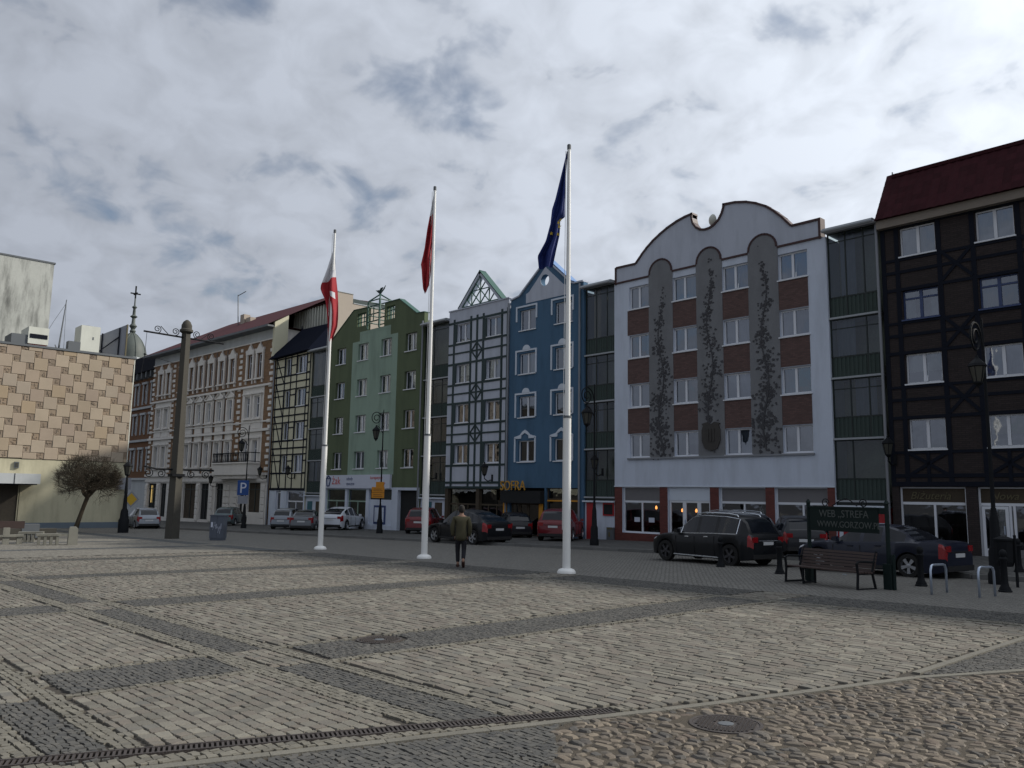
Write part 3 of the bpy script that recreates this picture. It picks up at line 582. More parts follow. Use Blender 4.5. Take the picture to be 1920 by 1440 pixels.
for i,(a,b) in enumerate(cols):
    for j,z in enumerate(Z4):
        w=B.window(a,b,z,z+1.22,cur=([5,5],[4,5],[-4,5],[2,2])[j][i] if j!=2 else (4 if i==0 else 5),tilt=(j==3 and i==1),sill=True)
        s=MB(); zt=z+1.22
        if j==3: s.box(a-.30,b+.12,-.05,-.002,zt+.17,zt+.27); s.box(a-.30,a-.20,-.05,-.002,zt-.65,zt+.17); s.box(b+.02,b+.12,-.05,-.002,zt-.6,zt+.17)
        elif j>0:
            s.box(a-.30,b+.12,-.05,-.002,zt+.12,zt+.22); s.box(a-.30,a-.20,-.05,-.002,z,zt+.12); s.box(b+.02,b+.12,-.05,-.002,z,zt+.12)
            c=(a+b)/2-.06; s.prism(arcpts(c,zt+.22,.30,.27,0,180,10),-.06,-.002)
        else:
            c=(a+b)/2-.09; s.box(a-.30,a-.20,-.05,-.002,z-.02,zt+.16); s.box(b+.02,b+.12,-.05,-.002,z-.02,zt+.16)
            o_=[(a-.30,zt+.16),(a-.30,zt+.22),(c-.42,zt+.33),(c-.2,zt+.52),(c,zt+.62),(c+.2,zt+.52),(c+.42,zt+.33),(b+.12,zt+.22),(b+.12,zt+.16)]
            i_=[(a-.20,zt+.10),(a-.2,zt+.12),(c-.32,zt+.12),(c-.3,zt+.30),(c,zt+.44),(c+.3,zt+.30),(c+.32,zt+.12),(b+.02,zt+.12),(b+.02,zt+.10)]
            for k in range(8): s.prism([i_[k],i_[k+1],o_[k+1],o_[k]],-.05,-.002)
        B.part('window_surround',s,K['white_trim'],w)
mb=MB(); mb.tube([(-35.60,-.10,13.2),(-35.60,-.10,B.zb+.1)],.055,8); B.part('downpipe',mb,K['pipe'],smooth=True)
mb=MB(); mb.tube([(-29.82,-.10,13.4),(-29.82,-.10,B.zb+.1)],.055,8); B.part('downpipe',mb,K['pipe'],smooth=True)
mb=MB(); mb.box(-35.8,-32.5,-.35,.0,1.25,1.95); B.part('shop_fascia',mb,K['dark'])
textobj('lettering','SOFRA',.78,K['gold'],B.root,(-35.75-B.ox,-.40,1.98-B.zb),.03,0,sx=.90)
for x in (-35.72,-32.75): B.box('orange_pilaster',x-.13,x+.16,-.06,.0,B.zb,1.25,K['orange'])
doorset(B,-35.3,-33.0,B.zb+.02,1.25,K['int2'],(.3,.6))
shopfront(B,-32.4,-29.95,-.3,2.12,1.5,(.5,),K['int2']); mb=MB(); mb.box(-32.3,-30.0,.02,.1,1.38,1.46); B.part('orange_strip',mb,K['orange'])

# ---------------- white house with dark green timber framing
B=Bld('apartment_house',-41.42,'pale house with dark green timber framing and an open green lattice gable','building')
cols=[(-40.52,-39.24),(-37.62,-36.34)]; Z4=[3.62,6.20,8.76,11.42]
holes=[(a,b,z,z+1.18) for a,b in cols for z in Z4]; gh=[(-41.1,-38.4,-.2,2.05),(-38.1,-35.9,-.2,2.05)]
def pk(x,z): return 1 if z<2.1 else 0
B.wall(-41.42,-35.66,B.zb-.2,13.55,holes+gh,[K['grey_wall'],K['int2']],pk,zs_extra=(2.1,)); B.core(-41.42,-35.66,B.zb-.2,13.5,K['grey_wall'])
mb=MB(); mb.box(-41.45,-35.6,-.06,.40,13.55,13.62); B.part('coping',mb,K['grey_wall'])
mb=MB(); A,Bp,Cp=(-40.55,13.62),(-38.45,15.80),(-36.38,13.62)
strip_along(mb,[A,Bp,Cp],.17,-.02,.42); B.part('gable_frame',mb,K['grey_wall'])
mb=MB(); strip_along(mb,[(Bp[0]+.0,Bp[1]+.06),(Cp[0]+.06,Cp[1]+.06)],.05,-.05,.5); strip_along(mb,[(A[0],A[1]+.06),(Bp[0],Bp[1]+.06)],.03,-.05,.5); B.part('gable_flashing',mb,K['gmetal'])
def lat(xa,za,xb,zb): B.beam('lattice_bar',xa,za,xb,zb,.055,.06,K['gmetal'],y=.12)
lat(-40.2,13.72,-38.45,15.55); lat(-38.45,15.55,-36.7,13.72); lat(-40.2,13.70,-36.7,13.70); lat(-38.45,13.7,-38.45,15.5)
lat(-39.3,14.62,-37.6,14.62); lat(-39.75,14.1,-38.9,15.05); lat(-39.3,14.6,-38.45,13.72); lat(-38.0,15.05,-39.3,13.72); lat(-38.9,15.05,-37.6,13.72); lat(-37.6,14.6,-38.45,13.72); lat(-39.75,14.15,-39.35,13.72); lat(-37.15,14.15,-37.55,13.72); lat(-39.3,13.72,-39.3,14.6); lat(-37.6,13.72,-37.6,14.6)
gb=K['gbeam']
for x,zt in [(-40.86,12.98),(-39.18,12.98),(-38.58,12.98),(-37.98,12.98),(-36.26,12.98)]: B.box('timber_post',x-.085,x+.085,-.03,.001,2.12,zt,gb)
B.box('timber_post',-35.82,-35.68,-.03,.0,2.12,13.0,gb)
for z in Z4:
    B.box('timber_rail',-41.41,-35.68,-.034,.0,z-.19,z-.065,gb)
    if z<11: B.box('timber_rail',-41.41,-35.68,-.034,.0,z+1.18,z+1.31,gb)
B.box('timber_rail',-41.41,-35.68,-.034,.0,12.66,12.80,gb)
for z in (5.47,8.05,10.70): 
    B.box('timber_rail',-41.41,-35.68,-.036,.0,z-.05,z+.05,gb)
    c=-38.58
    for p,q in [((c-.52,z),(c,z+.52)),((c,z+.52),(c+.52,z)),((c+.52,z),(c,z-.52)),((c,z-.52),(c-.52,z))]: B.beam('timber_diamond',p[0],p[1],q[0],q[1],.08,.045,gb,y=-.004)
B.box('timber_rail',-41.41,-35.68,-.036,.0,2.36,2.50,gb); B.box('timber_rail',-41.41,-35.68,-.038,.0,2.06,2.20,gb)
for i,(a,b) in enumerate(cols):
    mbx=MB()
    for j,z in enumerate(Z4):
        w=B.window(a,b,z,z+1.18,cur=([3,3],[3,5],[4,4],[1,5])[j][i],tilt=(j==3 and i==0)); s=MB(); s.box(a-.27,a-.02,-.045,-.001,z-.05,z+1.20); s.box(b+.02,b+.12,-.045,-.001,z-.05,z+1.2); B.part('window_surround',s,gb,w)
for (a,b,_,_) in gh: shopfront(B,a,b,-.2,2.05,1.1,(.33,.67),K['int2'])

# ---------------- green house
B=Bld('apartment_house',-56.28,'two tone green house with stepped pale panel and eagle topped steel frame on the roof','building')
cols=[(-55.32,-54.03),(-52.32,-50.95),(-49.28,-47.95),(-46.26,-44.95)]; Z4=[3.46,6.14,8.84,11.52]
holes=[(a,b,z,z+1.26) for a,b in cols for z in Z4]; gh=[(-56.0,-53.3,-.5,1.95),(-53.0,-50.5,-.6,1.95),(-50.1,-47.3,-.5,1.95),(-46.6,-44.4,-1.,1.92)]
def pk(x,z):
    if z<2.1: return 2 if x<-47.2 else 2
    if z>3.0 and -53.1<x<-47.2 and z<13.0: return 1
    if -52.15<x<-48.12 and 13.0<=z<13.72: return 1
    return 0
B.wall(-56.28,-44.14,B.zb-.2,13.5,holes+gh,[K['green'],K['lgreen'],K['white_wall']],pk,xs_extra=(-53.1,-47.2,-52.15,-48.12),zs_extra=(2.1,3.0,13.0)); B.core(-56.28,-44.14,B.zb-.2,13.5,K['green'])
mb=MB(); gb_=[(-56.28,13.52),(-53.12,15.52),(-51.32,15.46)]
# left part with square opening, lantern gap, right part with opening
def slab(pp,z0,op):
    xs=sorted({p[0] for p in pp}|{op[0],op[1]})
    for p,q in zip(xs,xs[1:]):
        tp,tq=topz(p,pp),topz(q,pp)
        if op[0]<=p and q<=op[1]: mb.prism([(p,z0),(q,z0),(q,op[2]),(p,op[2])],0,.35); mb.prism([(p,op[3]),(q,op[3]),(q,tq),(p,tp)],0,.35)
        else: mb.prism([(p,z0),(q,z0),(q,tq),(p,tp)],0,.35)
slab(gb_,13.5,(-52.6,-51.45,14.15,15.15)); slab([(-49.0,15.42),(-47.15,15.42),(-45.02,14.06),(-44.16,14.02)],13.5,(-48.75,-47.7,14.12,15.12))
mb.prism([(-51.32,13.5),(-49.0,13.5),(-49.0,13.72),(-51.32,13.72)],0,.35)
B.part('gable_wall',mb,K['green'])
mb=MB(); mb.box(-52.15,-48.12,-.012,-.001,13.5,13.70); B.part('gable_field',mb,K['lgreen'])
mb=MB(); strip_along(mb,[(-49.0,15.47),(-47.13,15.47),(-45.0,14.11),(-44.14,14.07)],.05,-.05,.45); strip_along(mb,[(-56.30,13.56),(-53.12,15.57),(-51.3,15.51)],.04,-.05,.42); B.part('coping',mb,K['gmetal'])
for (a,b) in [(-52.6,-51.45),(-48.75,-47.7)]:
    mb=MB(); 
    for k in range(4): x=a+(b-a)*k/3; mb.box(x-.03,x+.03,.1,.16,14.14,15.14)
    for k in range(4): z=14.15+.99*k/3; mb.box(a,b,.102,.158,z-.03,z+.03)
    B.part('open_grid',mb,K['gmetal'])
mb=MB()
for x in (-50.95,-49.45):
    for y in (-.15,.9): mb.tube([(x,y,13.72),(x,y,15.82)],.065,6)
for z in (14.25,14.8,15.4,15.82):
    for y in (-.15,.9): mb.tube([(-50.95,y,z),(-49.45,y,z)],.05,5)
    for x in (-50.95,-49.45): mb.tube([(x,-.15,z),(x,.9,z)],.05,5)
for x in (-50.95,-49.45):
    for y in (-.15,.9): mb.tube([(x,y,15.82),(-50.2,.37,16.36)],.055,5)
mb.tube([(-50.2,-.15,14.25),(-50.2,-.15,15.4)],.04,5); B.part('lantern_frame',mb,K['gmetal'])
mb=MB(); mb.tube([(-50.2,.37,16.34),(-50.2,.37,16.55),(-50.05,.37,16.78),(-49.85,.37,16.83)],[.05,.13,.09,.03],6); mb.prism([(-50.25,16.4),(-50.75,16.75),(-50.5,16.7),(-50.3,16.7)],.3,.36); mb.prism([(-50.15,16.45),(-49.6,16.95),(-49.75,16.7),(-50.05,16.55)],.38,.44); B.part('eagle_figure',mb,K['gbeam'])
for i,(a,b) in enumerate(cols):
    for j,z in enumerate(Z4): B.window(a,b,z,z+1.26,cur=([5,5,4,3],[3,4,5,3],[2,4,3,1],[2,3,3,4])[j][i],fw=.06,sill=True,rev=.2)
mb=MB(); mb.box(-56.1,-47.35,-.18,-.001,2.03,3.0); sg=B.part('sign_board',mb,K['signw'])
textobj('lettering','żak',.80,K['redl'],sg,(-54.95-B.ox,-.185,2.32-B.zb),.006,sx=1.05)
mb=MB(); mb.v=[]; 
for p in [((-55.75,2.75),(-55.1,2.75)),((-55.75,2.75),(-55.6,2.2)),((-55.1,2.75),(-55.3,2.2)),((-55.6,2.2),(-55.3,2.2)),((-55.75,2.75),(-55.45,2.95)),((-55.45,2.95),(-55.1,2.75))]: mb.tube([(p[0][0],-.19,p[0][1]),(p[1][0],-.19,p[1][1])],.05,4)
B.part('emblem',mb,K['navy'],sg)
textobj('lettering','szkoły',.34,K['navy'],sg,(-52.9-B.ox,-.185,2.62-B.zb),.005); textobj('lettering','zaoczne',.34,K['navy'],sg,(-52.9-B.ox,-.185,2.26-B.zb),.005)
textobj('lettering','korepetycje',.32,K['redl'],sg,(-49.75-B.ox,-.185,2.68-B.zb),.005); textobj('lettering','kursy',.32,K['redl'],sg,(-48.6-B.ox,-.185,2.30-B.zb),.005)
shopfront(B,-56.0,-53.3,-.5,1.95,1.1,(.5,),K['lgreen']); shopfront(B,-53.0,-50.5,-.6,1.95,1.1,(.5,),K['lgreen'])
mb=MB(); mb.box(-50.1,-47.3,.1,.2,-.8,1.25); B.part('shop_panel',mb,K['white_wall']); mb=MB(); mb.box(-50.1,-47.3,.15,.2,1.25,1.95); B.part('header_panel',mb,K['loggia'])
mb=MB(); mb.box(-49.5,-48.1,.04,.1,-.45,.85); nb=B.part('notice_case',mb,K['navy']); mb=MB(); mb.box(-49.36,-48.24,.02,.04,-.3,.7); B.part('notice_sheet',mb,K['white_wall'],nb)
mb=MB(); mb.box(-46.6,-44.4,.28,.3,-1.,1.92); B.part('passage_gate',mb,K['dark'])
mb=MB(); mb.tube([(-44.2,-.10,13.4),(-44.2,-.10,B.zb+.1)],.055,8); B.part('downpipe',mb,K['pipe'],smooth=True)

# ---------------- cream timber framed narrow house
B=Bld('apartment_house',-65.30,'narrow cream timber framed house with a steep black slate roof','building')
cols=[(-63.50,-62.68),(-61.45,-60.02)]; Z4=[3.30,6.00,8.76,11.50]
holes=[(a,b,z,z+1.42) for a,b in cols for z in Z4]; gh=[(-64.1,-63.3,-1.,1.75),(-62.3,-59.5,-1.,1.75)]
def pk(x,z): return 1 if z<1.9 else 0
B.wall(-65.30,-59.28,B.zb-.2,13.3,holes+gh,[K['cream'],K['white_wall']],pk,zs_extra=(1.9,)); B.core(-65.30,-59.28,B.zb-.2,13.3,K['cream'])
bd=K['beamd']
for x in (-65.1,-63.62,-62.55,-61.55,-59.9,-59.38): B.box('timber_post',x-.065,x+.065,-.03,.001,1.86,13.25,bd)
for z in Z4: B.box('timber_rail',-65.28,-59.3,-.034,.0,z-.14,z-.0,bd); B.box('timber_rail',-65.28,-59.3,-.034,.0,z+1.42,z+1.52,bd)
for z in (4.24,7.0,9.75,12.25): B.box('timber_rail',-65.28,-63.62,-.036,.0,z-.05,z+.05,bd); B.box('timber_rail',-62.55,-61.55,-.036,.0,z-.05,z+.05,bd); B.box('timber_rail',-59.95,-59.3,-.036,.0,z-.05,z+.05,bd)
for z in (5.30,8.03,10.82): B.box('timber_rail',-65.28,-59.3,-.037,.0,z-.06,z+.06,bd)
for a,b in [(12.9,10.9),(10.8,8.1),(8.0,5.4),(5.3,2.0)]: B.beam('timber_brace',-65.05,a,-63.75,b,.09,.036,bd,y=-.004)
B.box('timber_rail',-65.28,-59.3,-.04,.0,1.82,2.02,bd)
for a,b in cols:
    for j,z in enumerate(Z4):
        w=B.window(a,b,z,z+1.42,cur=random.choice([2,5,3]),mull=(.5,) if b-a>1 else (),sill=(b-a>1)); s=MB(); s.box(a-.20,a-.005,-.05,-.001,z-.02,z+1.44); B.part('window_surround',s,bd,w)
mb=MB(); mb.v=[(-65.75,-.55,13.05),(-59.0,-.55,13.15),(-59.2,1.7,15.75),(-64.2,1.7,15.85),(-59.0,6,13.2),(-65.75,6,13.2),(-59.2,3.5,15.7),(-64.2,3.5,15.8)]; mb.f=[(0,1,2,3),(1,4,6,2),(3,2,6,7),(0,3,7,5),(5,7,6,4),(0,5,4,1)]; mb.m=[0]*6
B.part('roof',mb,K['slate']); mb=MB(); mb.tube([(-64.2,1.7,15.8),(-64.25,1.7,16.2)],[.08,.02],6); B.part('finial',mb,K['slate'])
doorset(B,-64.08,-63.32,-1.1,1.7,K['pvc'],(),panel=.6); shopfront(B,-62.3,-59.5,-1.0,1.75,.95,(.5,),K['pvc'])
mb=MB(); mb.tube([(-65.42,-.12,13.0),(-65.42,-.12,B.zb)],.06,8); B.part('downpipe',mb,K['pipe'],smooth=True)

# ---------------- ochre brick and white stucco tenement
B=Bld('tenement_house',-65.75,'long ochre brick tenement with ornate white stucco windows, a balcony and dark red roof','building',rot=R(2.5),ox=0)
st,oc=K['stucco'],K['ochre']
wc=[2.4,4.15,7.5,9.65,11.8,13.95,16.1,18.3,21.6,23.5]
rows=[(4.05,6.15),(8.25,10.1),(11.85,13.95)]
holes=[(-c-.45,-c+.45,z0,z1) for c in wc for z0,z1 in rows]
gh=[(-a,-b,-1.0,2.4) for a,b in [(25.0,22.9),(21.9,20.4),(18.9,17.3),(16.4,13.6),(12.7,10.9),(9.5,8.0),(5.0,4.2)]]+[(-3.4,-1.15,-.1,2.45)]
def pk(x,z):
    a=-x
    if z<3.2: return 1
    if z>15.05: return 2
    if z<11.0 and (6.9<a<19.9) : return 1 if min(abs(a-c) for c in wc)<.82 else 0
    if z<11.0 and (1.4<a<5.3 or a>20.6 and a<24.6): return 1
    return 0
ex=[-(c+s*.82) for c in wc for s in (-1,1)]+[-6.9,-19.9,-1.4,-5.3,-20.6,-24.6]
B.wall(-25.6,-.02,B.zb-.6,16.05,holes+gh,[oc,st,K['stuccog']],pk,xs_extra=ex,zs_extra=(3.2,11.0,15.05)); B.core(-25.6,-.02,B.zb-.6,16.05,st,depth=11)
for c in wc:
    for j,(z0,z1) in enumerate(rows):
        w=B.window(-c-.45,-c+.45,z0,z1,cur=random.choice([1,4,0,-5,-2]),mull=(.5,),trans=(.66,),rev=.16,fw=.07,sill=False)
        s=MB()
        s.box(-c-.68,-c-.46,-.14,.0,z0-.12,z1+.05); s.box(-c+.46,-c+.68,-.14,.0,z0-.12,z1+.05); s.box(-c-.78,-c+.78,-.22,.0,z0-.24,z0-.12)
        if j==2:
            s.box(-c-.72,-c+.72,-.16,.0,z1+.05,z1+.30); s.prism([(-c-.80,z1+.30),(-c+.80,z1+.30),(-c+.72,z1+.52),(-c+.55,z1+.40),(-c+.32,z1+.62),(-c+.12,z1+.86),(-c-.12,z1+.86),(-c-.32,z1+.62),(-c-.55,z1+.40),(-c-.72,z1+.52)],-.16,0); s.box(-c-.06,-c+.06,-.12,0,z1+.86,z1+1.12)
            s.box(-c-.66,-c-.52,-.14,0,z0-.55,z0-.24); s.box(-c+.52,-c+.66,-.14,0,z0-.55,z0-.24)
        elif j==1 and 6<c<19.5:
            s.box(-c-.82,-c+.82,-.20,0,z1+.22,z1+.32); s.prism([(-c-.86,z1+.32),(-c+.86,z1+.32),(-c,z1+.86)],-.06,0); s.tube([(-c-.88,-.14,z1+.35),(-c,-.14,z1+.88),(-c+.88,-.14,z1+.35)],.07,5)
        else: s.box(-c-.72,-c+.72,-.12,0,z1+.06,z1+.2); s.box(-c-.82,-c+.82,-.24,0,z1+.2,z1+.30)
        if j<2: s.box(-c-.7,-c+.7,-.06,0,z0-1.0,z0-.3)
        B.part('window_surround',s,st,w)
for z,d,h in [(3.10,.22,.22),(6.95,.20,.22),(7.75,.10,.12),(10.92,.20,.18),(2.55,.12,.25),(15.0,.10,.10)]:
    mb=MB(); mb.box(-25.65,-.0,-d,-.001,z,z+h); B.part('string_course',mb,st)
for a0 in (0.05,5.65,20.0,24.75):
    z=3.5; k=0
    while z<14.9:
        wd=.62 if k%2==0 else .40
        x1=-a0; x0=-a0-wd
        if a0>24 : x1=-25.62+wd; x0=-25.62
        B.box('quoin',x0,x1,-.07,.0,z,z+.30,st,bev=True); z+=.52; k+=1
for a in (8.57,10.72,12.87,15.02,17.2):
    mb=MB(); mb.tube([(-a,-.08,14.9),(-a,-.08,3.3)],.035,5); B.part('lightning_rod',mb,K['acd'])
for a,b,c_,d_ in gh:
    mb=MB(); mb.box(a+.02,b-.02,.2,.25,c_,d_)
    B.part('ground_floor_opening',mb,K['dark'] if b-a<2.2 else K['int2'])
    mb=MB(); mb.box((a+b)/2-.04,(a+b)/2+.04,.14,.2,c_,d_); mb.box(a,b,.15,.19,d_-.6,d_-.52); B.part('shop_frame',mb,K['loggia'])
K['lit']=mat('warm_lit_strip',(.9,.62,.2),.5,0,emit=.5)
mb=MB(); mb.box(-24.5,-24.36,.17,.2,.4,2.2); mb.box(-24.1,-24.0,.17,.2,.4,2.2); B.part('lit_shop_strip',mb,K['lit'])
for a in (25.3,22.4,19.65,16.85,13.15,10.2,7.5,6.9,5.5,.55):
    z=-1.15
    while z<2.3: B.box('rusticated_block',-a-.28,-a+.28,-.12,.0,z,z+.52,st,bev=True); z+=.58
mb=MB(); mb.box(-8.1,-1.5,-1.1,-.001,3.12,4.10); mb.box(-8.2,-1.4,-1.2,-.001,4.10,4.22); mb.box(-8.0,-1.6,-.9,-.001,2.8,3.12); bl=B.part('balcony',mb,st)
mb=MB()
mb.tube([(-8.1,-.01,5.05),(-8.1,-1.12,5.05),(-1.5,-1.12,5.05),(-1.5,-.01,5.05)],.04,5); mb.tube([(-8.1,-.01,4.3),(-8.1,-1.12,4.3),(-1.5,-1.12,4.3),(-1.5,-.01,4.3)],.03,5)
for k in range(45): x=-8.1+6.6*k/44; mb.tube([(x,-1.12,4.22),(x+.06*(-1)**k,-1.12,4.65),(x,-1.12,5.05)],.022,4)
B.part('railing',mb,K['black'],bl)
mb=MB(); mb.v=[(-26.6,-.95,16.15),(.35,-.95,16.15),(.35,6.5,20.3),(-22.0,6.5,20.3),(-22.5,13,16.2),(.35,13,16.2)]; mb.f=[(0,1,2,3),(0,3,4),(3,2,5,4),(0,4,5,1)]; mb.m=[0]*4; rf=B.part('roof',mb,K['roofr'])
mb=MB(); mb.box(-26.6,.3,-.97,.0,15.95,16.14); B.part('eaves',mb,K['acd'],rf)
mb=MB(); mb.box(-15.0,-14.2,4.2,4.9,18.5,20.0); mb.box(-14.1,-13.2,4.4,5.0,18.5,19.6); B.part('chimney',mb,K['creamd'],rf)
# gable end and the set-back ribbed wing
mb=MB(); mb.prism([(0,0),(1,0),(1,1),(0,1)],0,.1)
mb=MB(); mb.v=[(.05,-.3,13.0),(.05,1.0,13.0),(.05,1.0,17.2),(.05,-.3,16.4),(.35,-.3,13.0),(.35,1.0,13.0),(.35,1.0,17.2),(.35,-.3,16.4)]; mb.f=[(0,1,2,3),(7,6,5,4),(4,5,1,0),(5,6,2,1),(6,7,3,2),(7,4,0,3)]; mb.m=[0]*6; B.part('end_parapet',mb,K['cream'])
mb=MB(); mb.tube([(-14.9,4.0,18.0),(-15.4,4.0,22.2)],.05,5); mb.tube([(-15.4,4.0,22.1),(-13.7,4.0,22.3)],.04,4); B.part('aerial',mb,K['acd'],rf)
B=Bld('rear_building',-68.3,'set back wing with pale vertical ribs under the red roof, behind the cream timber house','building',zb=gz(-68,38),Y0=36.3)
mb=MB(); mb.box(-68.6,-59.4,0,6,B.zb,18.18); B.part('wall',mb,K['gbeam'])
for k in range(19): x=-68.4+k*.48; B.box('rib',x,x+.14,-.25,.0,14.5,18.15,K['ac'])
mb=MB(); mb.v=[(-68.8,-.5,18.2),(-60.0,-.5,18.2),(-60.0,2.2,18.4),(-68.8,2.2,18.9),(-68.8,6,18.2),(-60.0,6,18.2)]; mb.f=[(0,1,2,3),(3,2,5,4),(1,5,2)]; mb.m=[0,0,0]; B.part('roof',mb,K['roofr'])
mb=MB(); mb.box(-59.4,-59.0,-1.5,.2,B.zb,18.43); mb.box(-59.4,-59.0,.2,5,B.zb,17.65); B.part('fire_wall',mb,K['creamd'])
mb=MB(); mb.box(-59.45,-58.95,.25,5,17.65,17.71); mb.box(-59.45,-58.95,-1.55,.2,18.43,18.48); B.part('coping',mb,K['alu'])

# ---------------- darker tenement beyond, with a domed corner tower
B=Bld('tenement_house',-106,'dark ochre tenement beyond the side street, mostly hidden by the sandstone clad hall','building',zb=-1.6,Y0=33.5)
dk=mat('dark_ochre_brick',(.14,.065,.028),.9,.15,2,stain=.2)
cols=[-103.5,-100.9,-98.3,-95.7,-93.3]
rows=[(4.0,6.2),(8.2,10.2),(11.7,13.8)]
B.wall(-106,-91.6,-1.6,15.2,[(x-.5,x+.5,a,b) for x in cols for a,b in rows],[dk,K['stuccog']],lambda x,z: 1 if z<3 or z>14.6 else 0,zs_extra=(3,14.6)); B.core(-106,-91.6,-1.6,15.2,dk)
for x in cols:
    for a,b in rows: 
        w=B.window(x-.5,x+.5,a,b,cur=2,trans=(.66,),rev=.14,sill=False); s=MB(); s.box(x-.75,x-.52,-.1,0,a-.2,b+.1); s.box(x+.52,x+.75,-.1,0,a-.2,b+.1); s.box(x-.85,x+.85,-.2,0,b+.1,b+.35); B.part('window_surround',s,K['stuccog'],w)
mb=MB()
for z in (2.8,7.2,11.0): mb.box(-106,-91.55,-.2,0,z,z+.25)
B.part('string_course',mb,K['stuccog'])
mb=MB(); mb.box(-106.5,-91.2,-.8,.9,15.2,15.7); mb.box(-106.2,-91.6,-.3,.9,15.7,17.2); B.part('cornice',mb,K['beamd'])
for k in range(10): mb=MB(); mb.box(-105.5+k*1.45,-105.2+k*1.45,-.7,0,14.5,15.2); B.part('eaves_bracket',mb,K['acd'])
T=empty('church_tower',(-140.3,45,0)); tag(T,'grey green copper dome with a tall finial and cross, far behind the hall roof','tower')
mb=MB(); mb.lathe([(2.5,-2),(2.5,22.2),(2.8,22.4),(2.8,23.0),(2.4,23.2)],(0,0,0),8); build('tower_wall',mb,K['stuccog'],T)
mb=MB(); mb.lathe([(2.45,23.0),(2.4,24.0),(2.15,25.1),(1.6,26.2),(.9,27.0),(.25,27.5)],(0,0,0),16); build('dome',mb,K['dome'],T,smooth=True)
mb=MB()
for k in range(8):
    a=2*PI*k/8; mb.tube([(r*math.cos(a)*1.01,r*math.sin(a)*1.01,z) for r,z in [(2.45,23.0),(2.4,24.0),(2.15,25.1),(1.6,26.2),(.9,27.0),(.25,27.5)]],.06,4)
build('dome_rib',mb,K['dome'],T)
mb=MB(); mb.lathe([(.25,27.3),(.5,27.7),(.3,28.1),(.62,28.6),(.3,29.0),(.25,29.9),(.6,30.2),(.25,30.5),(.2,31.5),(.42,31.8),(.12,32.1),(.07,35.2)],(0,0,0),10); build('finial',mb,K['dome'],T,smooth=True)
mb=MB(); mb.box(-.8,.8,-.08,.08,34.0,34.2); mb.box(-.08,.08,-.8,.8,34.0,34.2); mb.box(-.10,.10,-.1,.1,33.3,35.4); mb.lathe([(.05,-.25),(.3,0),(.05,.25)],(0,0,34.1),8); build('cross',mb,K['black'],T)

# ---------------- sandstone clad hall on the left (wall faces +x)
XW=-63.5
H=empty('clad_hall',(XW,20.68,gz(XW,20.7)-.1)); tag(H,'windowless hall clad in stepped sandstone tiles over a pale yellow base','building')
HO=(XW,20.68,gz(XW,20.7)-.1)
def hp(name,mb,mt,parent=None,**k): return build(name,mb,mt,parent or H,off=HO,**k)
mb=MB(); mb.box(XW-14,XW-.06,-4,20.66,-2.2,11.35); hp('core',mb,K['bed'])
mb=MB(); mb.box(XW-.06,XW,13.9,20.68,-.66,3.62); mb.box(XW-.9,XW-.5,11.2,13.9,-1.4,1.95); mb.box(XW-.9,XW,13.85,13.95,-1.4,1.95); mb.box(XW-.06,XW,-4,13.9,1.95,3.62); mb.box(XW-14,XW-.06,20.64,20.69,-2,3.6); hp('rendered_wall',mb,K['yellw'])
mb=MB(); mb.box(XW-.06,XW+.05,14.0,20.70,-2.2,-.66); hp('plinth',mb,K['plinth'])
mb=MB(); mb.box(XW-.3,XW+.12,-4,20.78,11.35,11.50); hp('roof_edge',mb,K['acd'])
mb=MB(); mb.box(XW-14,XW-.06,20.66,20.72,3.62,11.35); hp('side_cladding',mb,K['stuccog'])
mb=MB(); mb.box(XW-.02,XW+.02,20.66,20.72,-.66,11.35); hp('corner_trim',mb,K['ac'])
# Pythagorean tiling: big and small squares in stepped rows
Aa,Bb,KX=.86,.46,1.0
def clad(y0,y1,z0,z1,big):
    ya,yb=max(y0,7.0),min(y1,20.64); za,zb=max(z0,3.64),min(z1,11.33)
    if yb-ya<.08 or zb-za<.08: return
    g_=.012; d=random.uniform(.0,.015)+(0.01 if big else 0.0)
    if big:
        o=link('cladding_tile',bevcube(K['tile'],'t',.03),H)
        o.rotation_euler=(0,0,PI/2); o.scale=(yb-ya-g_,.05+d,zb-za-g_); o.location=(XW+(.05+d)/2-HO[0],(ya+yb)/2-HO[1],(za+zb)/2-HO[2])
    else:
        b=MB(); b.box(0,.03,ya+g_,yb-g_,za+g_,zb-g_)
        rnd=random
        for k in range(5):
            yy=rnd.uniform(ya+.05,yb-.12); zz=rnd.uniform(za+.05,zb-.12)
            if rnd.random()<.5: b.box(.03,.03+rnd.uniform(.015,.04),yy,min(yb-.02,yy+.05),zz,min(zb-.02,zz+rnd.uniform(.08,.28)))
            else: b.box(.03,.03+rnd.uniform(.015,.04),yy,min(yb-.02,yy+rnd.uniform(.06,.2)),zz,min(zb-.02,zz+.05))
        o=build('relief_tile',b,K['tiles'],H,off=(-XW+HO[0],HO[1],HO[2]))
for i in range(-12,34):
    for j in range(-24,26):
        y=6.0+(i*Aa+j*Bb)*KX; z=3.0-i*Bb+j*Aa
        if y>21 or y<5.5 or z>12 or z<2: continue
        clad(y,y+Aa*KX,z,z+Aa,True)
        clad(y+Aa*KX,y+(Aa+Bb)*KX,z+Aa-Bb,z+Aa,False)
mb=MB(); mb.box(XW,XW+1.6,11.0,14.75,1.95,2.62); cn=hp('canopy',mb,K['stuccog']); mb=MB(); mb.box(XW,XW+1.5,11.0,14.6,1.88,1.95); hp('canopy_soffit',mb,K['beamd'],cn); mb=MB(); mb.box(XW+1.6,XW+1.62,13.2,13.24,1.95,2.62); hp('joint',mb,K['beamd'],cn)
